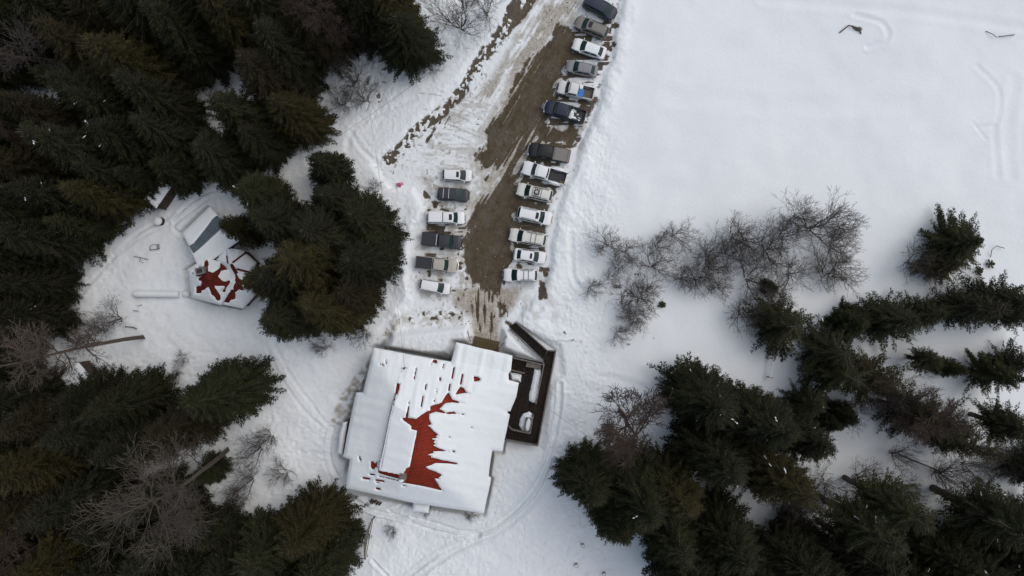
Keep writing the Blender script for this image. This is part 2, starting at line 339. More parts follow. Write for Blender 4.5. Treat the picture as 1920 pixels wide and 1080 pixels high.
    spots([(945,598),(955,600),(968,612),(955,618),(945,608)], .3, 1.0, 87, .9); spots([(1040,590),(1055,600),(1060,625),(1038,612)], .52, 1.1, 88, .95)
    spots([(745,585),(860,575),(880,600),(790,604),(745,600)], .60, 1.6, 89, .8); spots([(932,560),(955,570),(958,605),(935,600)], .52, 1.0, 90, .8)
    spots([(1050,630),(1100,640),(1105,665),(1060,640)], .60, 2.0, 91, .7); spots([(640,150),(740,130),(720,200),(650,190)], .60, 1.2, 92, .6)
    spots([(1095,540),(1240,480),(1230,640),(1150,650)], .66, 1.1, 93, .6); spots([(1150,5),(1170,20),(1150,110),(1135,90)], .60, 1.3, 94, .9)
    spots([(1590,46),(1600,50),(1615,52),(1613,62),(1596,58)], .38, 1.0, 95, .95)
    spots([(870,470),(885,470),(905,525),(890,530),(872,505)], .40, .8, 96, 1.0)
    # dirty slush
    D = np.zeros_like(X)
    def dirty(poly, wgt, field, lo, hi, soft=10):
        nonlocal D
        D = np.maximum(D, wgt*sst(-soft, soft, sdf(PX, PY, poly)+wob*.8)*sst(lo, hi, field))
    D = np.maximum(D, .95*sst(-34, 4, mud_s)*sst(.25, .60, st*.6+.4*vn(X*1.1, Y*1.1, 100)))
    dirty([(1000,-10),(1090,-10),(1080,40),(1050,60),(1000,110),(960,150),(920,190),(900,180),(960,80)], .95, st*.7+.3*vn(X*.8, Y*.8, 99), .30, .58)
    dirty([(850,540),(985,535),(965,575),(940,600),(938,645),(885,645),(884,600),(850,570)], 1.0, st2, -.25, .32)
    dirty([(740,590),(860,575),(890,590),(885,608),(735,606)], .6, vn(X*1.7, Y*1.7, 101), .35, .7)
    dirty([(775,320),(900,310),(900,380),(880,400),(880,560),(790,560),(775,480),(800,400),(810,370)], .75, st3*.45+vn(X*1.3, Y*1.3, 102)*.55, .36, .66)
    dirty([(840,180),(930,180),(915,300),(840,310),(780,290)], .6, st3*.6+vn(X, Y, 103)*.4, .44, .72)
    dirty([(745,594),(756,600),(712,668),(668,745),(645,800),(622,790),(640,745),(690,672)], .85, vn(X*2.4, Y*2.4, 104), .15, .70, 4)
    dirty([(985,520),(1030,500),(1050,600),(1010,600),(960,570)], .35, vn(X*1.2, Y*1.2, 105), .4, .7)
    dirty([(640,120),(740,125),(720,210),(640,200)], .3, vn(X*2.2, Y*2.2, 106), .5, .8)
    lines = [([(853,182),(880,190),(915,205)], 1.4),([(850,215),(885,228),(918,240)], 1.4),([(845,235),(870,245),(910,262)], 1.3),([(930,150),(880,215),(850,232)], 1.2),([(1020,20),(960,110),(900,175),(860,215)], 2.0),([(1040,15),(985,90),(930,150)], 2.0),
             ([(900,560),(898,640)], 1.3),([(929,550),(930,640)], 1.6),([(912,560),(912,640)], 1.2),([(887,545),(890,600)], 1.5),([(1060,20),(1040,60),(990,110)], 1.6),([(1085,0),(1068,45)], 1.6),([(860,410),(880,385)], 1.4),([(845,425),(880,420)], 1.3)]
    for p, w_ in lines:
        q = np.array(p); m = (PX > q[:,0].min()-10) & (PX < q[:,0].max()+10) & (PY > q[:,1].min()-10) & (PY < q[:,1].max()+10)
        d = dline(PX[m], PY[m], spline(p)); D[m] = np.maximum(D[m], .9*np.exp(-(d/w_)**2)*sst(.2, .5, vn(X[m]*1.5, Y[m]*1.5, 110)))
    # specks of grit, tyre scuffs and footprints all over the driven snow
    inl = sst(-6, 6, lot)*(PY < 640)
    D = np.maximum(D, .8*inl*sst(.72, .82, vn(X*3.1, Y*3.1, 120))*sst(.35, .6, vn(X*.5, Y*.5, 121)))
    mud = np.maximum(mud, .8*inl*sst(.86, .93, vn(X*2.7, Y*2.7, 122))*sst(.45, .65, vn(X*.4, Y*.4, 123)))
    wl = (PX < 905)*(PX > 760)*(PY > 150)*(PY < 320)
    for k in range(16):
        y0 = 165+k*10+4*math.sin(k*2.3); x0 = 845+12*math.sin(k*1.7); p = [(x0-30*(k % 3), y0-6), (x0+30, y0+6), (x0+66, y0+22)]
        q = np.array(p); m = (PX > q[:,0].min()-8) & (PX < q[:,0].max()+8) & (PY > q[:,1].min()-8) & (PY < q[:,1].max()+8)
        d = dline(PX[m], PY[m], spline(p)); D[m] = np.maximum(D[m], .75*np.exp(-(d/1.1)**2)*sst(.35, .6, vn(X[m]*1.2, Y[m]*1.2, 130+k)))
    G = sst(-2, 2, sdf(PX, PY, [(888,640),(898,636),(936,646),(934,662),(885,650)])+wob*.2)
    z -= .12*mud*sst(-30, 0, lot)
    V = np.stack([X.ravel(), Y.ravel(), z.ravel()], 1)
    i = np.arange(ny-1)[:, None]*nx+np.arange(nx-1)[None, :]
    F = np.stack([i, i+1, i+nx+1, i+nx], -1).reshape(-1, 4)
    me = mesh_np('ground', V, F, True)
    a = me.attributes.new('cover', 'FLOAT_COLOR', 'POINT')
    col = np.stack([mud.ravel(), D.ravel(), G.ravel(), np.ones(nx*ny)], 1).astype(np.float32)
    a.data.foreach_set('color', np.clip(col, 0, 1).ravel())
    # material
    m, n, b = newmat('snow_and_mud'); tc = nd(n, 'ShaderNodeTexCoord'); at = nd(n, 'ShaderNodeAttribute', attribute_name='cover'); sp = nd(n, 'ShaderNodeSeparateColor'); n.links.new(at.outputs['Color'], sp.inputs[0])
    def noise(s, d=5.0, r=.6):
        x = nd(n, 'ShaderNodeTexNoise', Scale=s, Detail=d, Roughness=r); n.links.new(tc.outputs['Object'], x.inputs['Vector']); return x.outputs[0]
    def mapr(v, a0, a1, b0, b1):
        x = nd(n, 'ShaderNodeMapRange'); n.links.new(v, x.inputs[0]); x.inputs[1].default_value = a0; x.inputs[2].default_value = a1; x.inputs[3].default_value = b0; x.inputs[4].default_value = b1; return x.outputs[0]
    def mix(f, c0, c1):
        x = nd(n, 'ShaderNodeMix', data_type='RGBA')
        if hasattr(f, 'links') or not isinstance(f, float): n.links.new(f, x.inputs[0])
        for k, c in ((6, c0), (7, c1)):
            if isinstance(c, tuple): x.inputs[k].default_value = (*c, 1)
            else: n.links.new(c, x.inputs[k])
        return x.outputs[2]
    def math_(op, a0, a1):
        x = nd(n, 'ShaderNodeMath', operation=op); x.use_clamp = True
        for k, v in ((0, a0), (1, a1)):
            if isinstance(v, float): x.inputs[k].default_value = v
            else: n.links.new(v, x.inputs[k])
        return x.outputs[0]
    fine = noise(5.0, 8.0, .7); mid = noise(1.1)
    snow = mix(mapr(noise(.25), .35, .65, 0, 1), (.77, .81, .82), (.805, .84, .845))
    slush = mix(mapr(mid, .35, .65, 0, 1), (.26, .225, .165), (.42, .39, .33))
    dm = math_('MULTIPLY', sp.outputs[1], mapr(fine, .3, .62, .5, 1.2))
    c = mix(dm, snow, slush)
    mudc = mix(mapr(fine, .35, .65, 0, 1), (.037, .026, .012), (.082, .059, .029))
    mudc = mix(mapr(noise(.35), .4, .65, 0, .5), mudc, (.092, .069, .036))
    ice = mapr(noise(3.2, 6.0, .7), .60, .68, 0, .7); mudc = mix(ice, mudc, (.24, .21, .165))
    wet = mapr(noise(.8, 3.0, .5), .56, .64, 0, .55); mudc = mix(wet, mudc, (.030, .022, .014))
    mm = nd(n, 'ShaderNodeMath', operation='ADD'); n.links.new(mapr(sp.outputs[0], 0, 1, -.15, 1.15), mm.inputs[0]); n.links.new(mapr(noise(8.0, 6.0, .75), .3, .7, -.5, .5), mm.inputs[1])
    c = mix(mapr(mm.outputs[0], .30, .62, 0, .95), c, mudc)
    c = mix(math_('MULTIPLY', sp.outputs[2], mapr(fine, .4, .5, .6, 1)), c, (.105, .078, .038))
    n.links.new(c, b.inputs['Base Color'])
    n.links.new(mapr(sp.outputs[0], 0, 1, .8, .55), b.inputs['Roughness']); b.inputs['Specular IOR Level'].default_value = .1
    bp = nd(n, 'ShaderNodeBump', Strength=.24, Distance=.16); n.links.new(noise(2.6, 7.0, .6), bp.inputs['Height']); n.links.new(bp.outputs[0], b.inputs['Normal'])
    g = link('ground', me, m); tag(g, kind='structure'); g['label'] = 'snow covered ground with a muddy ploughed parking lot'
    def gz(x, y):
        ix = min(max(int(np.searchsorted(xs, x)), 0), nx-1); iy = min(max(int(np.searchsorted(ys, y)), 0), ny-1); return float(z[iy, ix])
    return gz
# ================================================================ ROOFS
def roof_field(outline, zf, bb, step):
    """grid in world x,y ; px position of every vertex at its own height"""
    (x0, y0), (x1, y1) = bb
    A = W(x0, y1, 5); B = W(x1, y0, 5)
    xs = np.arange(A.x-1.5, B.x+1.5, step); ys = np.arange(A.y-1.5, B.y+1.5, step)
    X, Y = np.meshgrid(xs, ys); Z = np.full(X.shape, 5.0)
    for _ in range(3):
        PX = 960+X/(S*(1-Z/H)); PY = 540-Y/(S*(1-Z/H)); Z = zf(PX, PY)
    return X, Y, Z, PX, PY
def contour_mesh(name, X, Y, Z, sd_px, m, parent, skirt=0.0, smooth=True, closed_bottom=True):
    """keep sd>0, snap the rim to sd=0 and close the rim with a vertical skirt"""
    ny, nx = X.shape; h = abs(X[0,1]-X[0,0]); sd = sd_px*S*.95
    gy, gx = np.gradient(sd, h); g = np.sqrt(gx**2+gy**2)+1e-6
    ins = sd > 0
    i = np.arange(ny-1)[:, None]*nx+np.arange(nx-1)[None, :]
    F = np.stack([i, i+1, i+nx+1, i+nx], -1).reshape(-1, 4); fl = ins.ravel()
    keep = fl[F].any(1); F = F[keep]
    used = np.zeros(ny*nx, bool); used[F.ravel()] = True
    out = used & ~fl
    Xr, Yr, Zr = X.ravel().copy(), Y.ravel().copy(), Z.ravel().copy()
    s = np.clip(sd.ravel(), -1.5*h, 0)
    Xr[out] -= (s*(gx/g).ravel())[out]; Yr[out] -= (s*(gy/g).ravel())[out]
    idx = -np.ones(ny*nx, int); idx[used] = np.arange(used.sum()); V = np.stack([Xr, Yr, Zr], 1)[used]; F = idx[F]
    if skirt:
        E = np.concatenate([F[:, [0,1]], F[:, [1,2]], F[:, [2,3]], F[:, [3,0]]]); key = np.sort(E, 1); k = key[:, 0].astype(np.int64)*len(V)+key[:, 1]
        u, c = np.unique(k, return_counts=True); be = E[np.isin(k, u[c == 1])]
        bv = np.unique(be); mp = {int(a): len(V)+j for j, a in enumerate(bv)}
        V2 = V[bv].copy(); V2[:, 2] -= skirt; V = np.concatenate([V, V2])
        sk = np.array([[int(b), int(a), mp[int(a)], mp[int(b)]] for a, b in be]); F = np.concatenate([F, sk])
    me = mesh_np(name, V, F, smooth)
    if smooth: me.set_sharp_from_angle(angle=math.radians(50))
    return link(name, me, m, parent)
def hole_sd(PX, PY, polys, slits):
    d = np.full(PX.shape, -1e3)
    for p in polys: d = np.maximum(d, sdf(PX, PY, p))
    for (a, b, w_) in slits: d = np.maximum(d, w_-dline(PX, PY, [a, b]))
    return d
def cone_z(poly, apex, za, ze):
    P = np.array(poly, float); c = np.array(apex, float)
    def f(PX, PY):
        r = np.zeros(PX.shape)
        for i in range(len(P)):
            a = P[i]; b = P[(i+1) % len(P)]; e = b-a; nn = np.array([e[1], -e[0]])/np.hypot(*e); d = nn@(a-c)
            if d < 0: nn = -nn; d = -d
            r = np.maximum(r, ((PX-c[0])*nn[0]+(PY-c[1])*nn[1])/d)
        return za-(za-ze)*r
    return f
def snowroof(parent, outline, zf, bb, polys, slits, mroof, T=.38, step=.14, extra=None, jag=1.0, rise=None):
    X, Y, Z, PX, PY = roof_field(outline, zf, bb, step)
    so_ = sdf(PX, PY, outline)
    contour_mesh('roof', X, Y, Z, so_-1.5, mroof, parent, .22)
    X, Y, Z, PX, PY = roof_field(outline, lambda a, b: zf(a, b)+T*.8, bb, step)
    so_ = sdf(PX, PY, outline)+fbm(X*.5, Y*.5, 7)*1.6
    hd = np.maximum(hole_sd(PX, PY, polys, [])+fbm(X*2.2, Y*2.2, 9)*1.6*jag, hole_sd(PX, PY, [], slits)+.15)
    zb = zf(PX, PY)
    th = T*(.35+.65*np.sqrt(np.clip(so_*S/.55, 0, 1)))*np.clip(-hd*S/.16, 0.3, 1)**.5*(1+fbm(X*.35, Y*.35, 17)*.5)
    if extra is not None: th = th+extra(PX, PY, X, Y)*np.clip(-hd*S/.8, 0, 1)
    Zs = zb+.03+th
    return contour_mesh('roof_snow', X, Y, Zs, np.minimum(so_, -hd), M['roofsnow'], parent, .12)
def wallring(parent, outline, z0, z1, m, shrink=.93, name='wall'):
    P = np.array(outline, float); c = P.mean(0); poly = [W(*(c+(p-c)*shrink), z1)[:2] for p in P]
    mb = MB(); mb.prism(poly, z0, z1); return mb.build(name, m, parent)
# ---- lodge
LO = [(700,652),(846,679),(855,642),(961,667),(958,695),(953,702),(954,713),(973,718),(968,745),(957,772),(949,772),(956,778),(942,847),(923,845),(916,893),(921,897),(907,963),(780,945),(647,916),(655,862),(642,857),(660,767),(667,736),(680,736)]
def lodge_st(PX, PY):
    dx = PX-700; dy = PY-652; return dx*.980+dy*.1975, -dx*.1975+dy*.980
def lodge_z(PX, PY):
    s, t = lodge_st(PX, PY)
    f = -np.log(sum(np.exp(-13*q) for q in ((s+18)/130, (278-s)/163, (t+6)/118, (272-t)/82)))/13; f = np.minimum(f, 1)
    f = np.where(f < 0, f*.25, f)
    z = 3.7+3.8*f
    dm = sdf(PX, PY, [(749,700),(743,733),(712,878),(768,886),(792,790),(800,700)])
    zd = np.minimum(6.95+(s-57)/55*.75, 3.7+3.8*(t+6)/118)
    return np.where(dm > 0, np.maximum(z, zd), z)
HOLE = [(841,735),(847.5,748.3),(853,751),(871,756.7),(848,755),(835,755.8),(824,766.7),(836.7,774),(850,771.7),(860,776),(841.7,776.7),(816.7,772.5),(805,776.7),(804,785),(809,796),(802.5,798),(813,808),(821.7,815.8),(816.7,818),(820.8,820.8),(809,823),(817.5,826.7),(812.5,829),(818,832.5),(813,835),(823,841),(841,846),(811.7,846.7),(814,850),(803,852.5),(810,855.8),(808,858),(830,863),(857.5,868.3),(856.7,871.3),(835,869),(816,869),(808,872.5),(798,876),(803,880),(818,885),(829,891),(822.5,896),(824,899),(815,897.5),(820,906.7),(829,920.3),(798,913),(770,908),(758,905),(753,899),(736.7,895),(710,888),(708,880),(713,879),(746.7,885),(758,887.5),(761,879),(768,875),(775,840),(781.7,808),(771.7,805),(771,800),(767.5,796),(756.7,789),(752.5,784),(760,783),(763,770),(766,760),(766.7,771.7),(764,783),(771.7,784),(780,786),(790,778),(801,771),(806,770),(806.7,762),(822.5,756.7),(828,754),(835,743)]
LH = [HOLE, [(744,719),(750,719),(748,730),(743,745),(742,732)], [(862.5,725),(852.5,741),(860,739),(872,736.7),(881,738.5),(873,734),(869,728)], [(888,706),(896,707),(901,711),(898,714.5),(888.5,716)],
      [(813,674),(820,675.5),(819,682),(815,681),(811,679),(808,685),(807,682)], [(695,866),(699,865),(702,868),(704,867),(705,873),(702,880),(699,881),(695,877)]]
LS = [((780.3,691),(776.3,711),1.1),((851,690),(847.5,709),1.5),((867,703),(863.7,720),1.6),((832,683),(830,690),1.1),((825,709),(825,713),1.6),((799,721),(797,730),1.2),((793,743),(789.7,762),1.3),((814.7,749),(813.5,755),.9),
      ((818,731),(817.5,735),.8),((843.5,721),(841.5,732),1.5),((767,753),(766.3,757),.9),((713,683),(713,683.5),1.2),((717,684),(717.5,684.5),1.5),((723.3,676),(723.5,681),1.1),((772,803.5),(780,805),1.7),((850,846.5),(851,847),1.8),
      ((841,819.7),(844,820.3),.9),((884,802),(884.5,802),1.2),((866,777),(870,777.5),1.0),((706.5,867),(705,876),1.2),((712.5,864),(711,878),1.0),((673.5,857),(675.5,863),1.3),((694,889.5),(701,890.5),1.4),((681,896.5),(691.5,898),1.8),
      ((705,900.5),(719,902.5),1.6),((706,905),(710,905.5),.9),((706,916),(711,917.5),1.9),((755,910),(760,910.8),.9),((711,893),(752,902.5),.9),((743,735),(731,782),.7),((731,782),(713,877),.6),((766,763),(763,783),1.3)]
def furrow(PX, PY, X, Y):
    s, t = lodge_st(PX, PY); north = sst(-.1, .1, (278-s)/163-(t+6)/118)*sst(-.1, .1, (s+18)/130-(t+6)/118)
    south = sst(0, .05, (278-s)/163-(272-t)/82)
    a = (vn(s*.13, t*.012, 3)-.5)*.15; b_ = (vn(t*.10, s*.012, 4)-.5)*.12
    return a*north+b_*(1-north)*.8
def make_lodge():
    o = empty('lodge', W(800,800), 0, 'big snow covered lodge with patches of bare red metal roof', 'lodge')
    o.location = (0,0,0)
    snowroof(o, LO, lodge_z, ((640,640),(975,965)), LH, LS, M['red'], .42, .085, furrow)
    poly = [(704,660),(850,688),(860,652),(952,674),(946,712),(962,724),(950,772),(934,838),(916,838),(905,880),(900,950),(780,932),(656,908),(662,850),(652,848),(672,745),(686,745)]
    mb = MB(); mb.prism([W(p[0], p[1], 3.4)[:2] for p in poly][::-1], -.5, 3.45); mb.build('wall', M['log'], o)
    # chimney at the south end of the ridge
    c = W(756, 893, 7.5); k = MB(); k.box((c.x, c.y, 7.4), (.75, 1.0, 2.0), math.radians(-12)); ch = k.build('chimney', M['stone'], o)
    k = MB(); k.box((c.x, c.y, 8.46), (.85, 1.1, .10), math.radians(-12)); k.box((c.x-.1, c.y+.1, 8.62), (.3, .35, .24), math.radians(-12)); k.build('chimney_cap', M['weathered'], ch)
    k = MB(); k.blob((c.x-.12, c.y-.3, 8.53), (.32, .22, .1), 3); k.build('snow_cap', M['snow'], ch, True)
    # windows and door on the walls (seen from beside)
    for (a, b_) in (((715,662),(765,672)),((785,676),(835,686)),((870,655),(900,662)),((668,912),(700,917)),((830,941),(870,947)),((900,862),(896,900))):
        pa = W(a[0], a[1], 3.4); pb = W(b_[0], b_[1], 3.4); pa.z = pb.z = 1.9; d = (pb-pa).normalized(); nrm = Vector((d.y, -d.x, 0))
        mid = (pa+pb)/2; out = (mid-W(800,800)); out.z = 0
        if nrm.dot(out) < 0: nrm = -nrm
        q = MB(); q.bar(mid-d*.7+nrm*.03, mid+d*.7+nrm*.03, .10, 1.2); f = q.build('window', M['weathered'], o)
        q = MB(); q.bar(mid-d*.6+nrm*.06, mid+d*.6+nrm*.06, .10, 1.0); q.build('pane', M['sunroof'], f)
    # small porch roofs half seen beyond the eaves
    for nm, pl, zz in (('bay_roof', [(775,938),(806,942),(804,962),(772,958)], 2.6), ('lean_to_roof', [(643,792),(652,790),(642,853),(633,850),(636,815)], 2.6)):
        q = MB(); pp = [W(p[0], p[1], zz)[:2] for p in pl][::-1]; q.prism(pp, -.3, zz); q.build(nm, M['log'], o)
        X, Y, Z, PX, PY = roof_field(pl, lambda a, b: a*0+zz+.02, ((pl[0][0]-20, min(p[1] for p in pl)-5), (max(p[0] for p in pl)+6, max(p[1] for p in pl)+5)), .15)
        sd_ = sdf(PX, PY, pl); contour_mesh('roof_snow', X, Y, Z+.4*np.sqrt(np.clip(sd_*S/.5, .02, 1)), sd_, M['roofsnow'], o, .15)
    # service mast where the cable lands
    c = W(758.5, 690, 5.6); zb = 4.6
    q = MB(); q.tube([(c.x, c.y, zb), (c.x, c.y, 6.1)], .09, 8); q.blob((c.x, c.y, 6.15), (.16, .16, .12), 1)
    for s_ in (-1, 1): q.tube([(c.x, c.y, 6.0), (c.x+.28*s_, c.y+.12, 6.05), (c.x+.42*s_, c.y, 5.7), (c.x+.2*s_, c.y-.15, 5.5)], .02, 5)
    q.build('service_mast', M['wire'], o)
    return o
# ---- left cabin, shed, outbuildings
H1 = [(348,506),(386,483),(428,496),(438,534),(414,573),(357,558)]
H2 = [(402,486),(422,464),(455,468),(480,492),(468,520),(432,520)]
H3 = [(440,506),(474,512),(486,545),(455,579),(414,571),(408,545)]
S1 = [(375,518),(381,512),(383,485),(386,484),(390,488),(391,508),(398,511.7),(410,505),(412,495),(423,491),(431,493),(431,506),(426,505),(414,508),(408,518),(415,526.7),(424,528),(428,524),(436,530),(438,538),(430,541.7),(420,548),(415,546.7),(420,540),(420,537),(403,535),(404,541.7),(413,555),(411,564),(405,561.7),(395,550),(397,549),(390,539),(378,545),(376,549.5),(368,550),(365,545),(366,539),(375,535),(378,530),(377,526),(370,525)]
def make_cabins():
    o = empty('cabin', (0,0,0), 0, 'cabin of three joined hexagonal red roofs, snow broken into stars', 'cabin')
    for poly, ap, za, ze, hp, hs_ in (
        (H2, (433,494), 4.9, 3.0, [], [((436,492),(460,474),1.8),((423,468),(424,476),1.2),((424,480),(426,493),1.7),((445,505),(470,511),1.9),((404,485),(421,465),.9),((423,464),(438,469),1.0),((434,498),(447,520),3.5),((452,470),(470,480),1.2)]),
        (H3, (449,532), 4.7, 2.9, [[(417,562),(437,540),(441,520),(447,522),(457,525),(452,535),(460,546),(448,543),(441,548),(443,561),(433,562),(428,568),(415,566)]], [((470,540),(478,536),1.5),((449,530),(437,508),3)]),
        (H1, (390,523), 5.9, 3.5, [S1, [(360,512),(366,505),(374,500),(382,508),(380,516),(372,520),(364,514)]], [])):
        cx = [p[0] for p in poly]; cy = [p[1] for p in poly]
        h = MB(); c = np.array(poly).mean(0); h.prism([W(*(c+(np.array(p)-c)*.88), ze)[:2] for p in poly][::-1], -.4, ze); h.build('wall', M['log'], o)
        snowroof(o, poly, cone_z(poly, ap, za, ze), ((min(cx)-4, min(cy)-4), (max(cx)+4, max(cy)+4)), hp, hs_, M['redhex'], .32, .10, None, 3.2)
    c = W(376, 508, 5.4); q = MB(); q.box((c.x, c.y, 5.0), (1.15, .95, 1.5), math.radians(15)); ch = q.build('chimney', M['stone'], o)
    q = MB(); q.box((c.x+.05, c.y, 5.82), (.7, .55, .12), math.radians(15)); q.build('chimney_cap', M['trim'], ch)
    c = W(367, 512, 4.6); q = MB(); q.blob((c.x, c.y, 4.75), (.32, .28, .16), 5, amp=.3); q.build('snow_cap', M['snow'], ch, True)
    # shed
    o2 = empty('shed', (0,0,0), 0, 'gabled shed with a bare strip of blue grey corrugated roof', 'shed')
    sh = [(340,437),(392,387),(428,424),(452,449),(430,464),(384,497),(370,499),(362,480)]
    def shz(PX, PY):
        a = np.array([363., 474.]); b = np.array([428., 424.]); e = (b-a)/np.hypot(*(b-a)); d = abs((PX-a[0])*-e[1]+(PY-a[1])*e[0]); return 4.3-d*S*.42
    c = np.array(sh).mean(0); q = MB(); q.prism([W(*(c+(np.array(p)-c)*.85), 2.8)[:2] for p in sh[:3]+[(452,449),(384,497)]][::-1], -.4, 2.7); q.build('wall', M['darkwood'], o2)
    snowroof(o2, sh, shz, ((335,382),(458,503)), [[(406,403),(430,424),(421,427),(413,430),(398,443),(373,467),(362,476),(353,461),(362,456.5),(385,428),(397,411.5)]], [], M['blue'], .30, .11, None, .25)
    q = MB()
    for k in range(24):
        f = (k+.5)/24; bx = 363+65*f; by = 474-50*f; ex, ey = bx-50*.40, by-65*.40
        za = 4.3-.02; zc = 4.3-.42*S*32.8; q.bar(W(bx, by, za)+Vector((0,0,.03)), W(ex, ey, zc)+Vector((0,0,.03)), .07, .07)
    q.build('roof_rib', simple('rib_metal', (.19, .235, .265), .6), o2)
    # two small buildings among the trees
    for poly, wl, lab, zz in (
        ([(268,372),(300,338),(322,350),(294,391)], ((294,391),(322,350)), 'small brown shed with a snowy roof under trees above the round stump', 2.9),
        ([(147,678),(186,722),(150,752),(112,708)], ((147,678),(186,722)), 'small brown shed with a snowy roof half hidden below the leaning dead trunk', 2.9)):
        o3 = empty('small_shed', (0,0,0), 0, lab, 'shed')
        q = MB(); c = np.array(poly).mean(0); q.prism([W(*(c+(np.array(p)-c)*.97), zz)[:2] for p in poly][::-1], -.5, zz-.05); q.build('wall', M['darkwood'], o3)
        a = W(*wl[0], zz); b = W(*wl[1], zz); n_ = Vector(((b-a).y, -(b-a).x, 0)).normalized(); md = (a+b)/2
        if n_.dot(-md) < 0: n_ = -n_
        q = MB()
        for k in range(9): 
            f = (k+.5)/9; p = a.lerp(b, f); q.box((p.x+n_.x*.02, p.y+n_.y*.02, 1.3), (.09, .09, 2.7), math.atan2((b-a).y, (b-a).x))
        q.build('batten', M['log'], o3)
        cx = [p[0] for p in poly]; cy = [p[1] for p in poly]
        X, Y, Z, PX, PY = roof_field(poly, lambda a_, b_: a_*0+zz, ((min(cx)-4, min(cy)-4), (max(cx)+4, max(cy)+4)), .15)
        sd_ = sdf(PX, PY, poly)
        contour_mesh('roof', X, Y, Z+.02, sd_, M['darkwood'], o3, .12)
        contour_mesh('roof_snow', X, Y, Z+.06+.35*np.sqrt(np.clip(sd_*S/.5, .02, 1)), sd_, M['roofsnow'], o3, .03)
    # little lean-to whose corner shows beside the big conifers
    o4 = empty('woodshed', (0,0,0), 0, 'corner of a small snowy roof poking out beside the big conifers', 'shed')
    poly = [(436,401),(452,403),(468,425),(450,438),(432,420)]
    q = MB(); c = np.array(poly).mean(0); q.prism([W(*(c+(np.array(p)-c)*.9), 2.4)[:2] for p in poly][::-1], -.4, 2.38); q.build('wall', M['darkwood'], o4)
    X, Y, Z, PX, PY = roof_field(poly, lambda a_, b_: a_*0+2.42, ((428,396),(472,442)), .15); sd_ = sdf(PX, PY, poly)
    contour_mesh('roof_snow', X, Y, Z+.03+.3*np.sqrt(np.clip(sd_*S/.5, .02, 1)), sd_, M['roofsnow'], o4, .15)
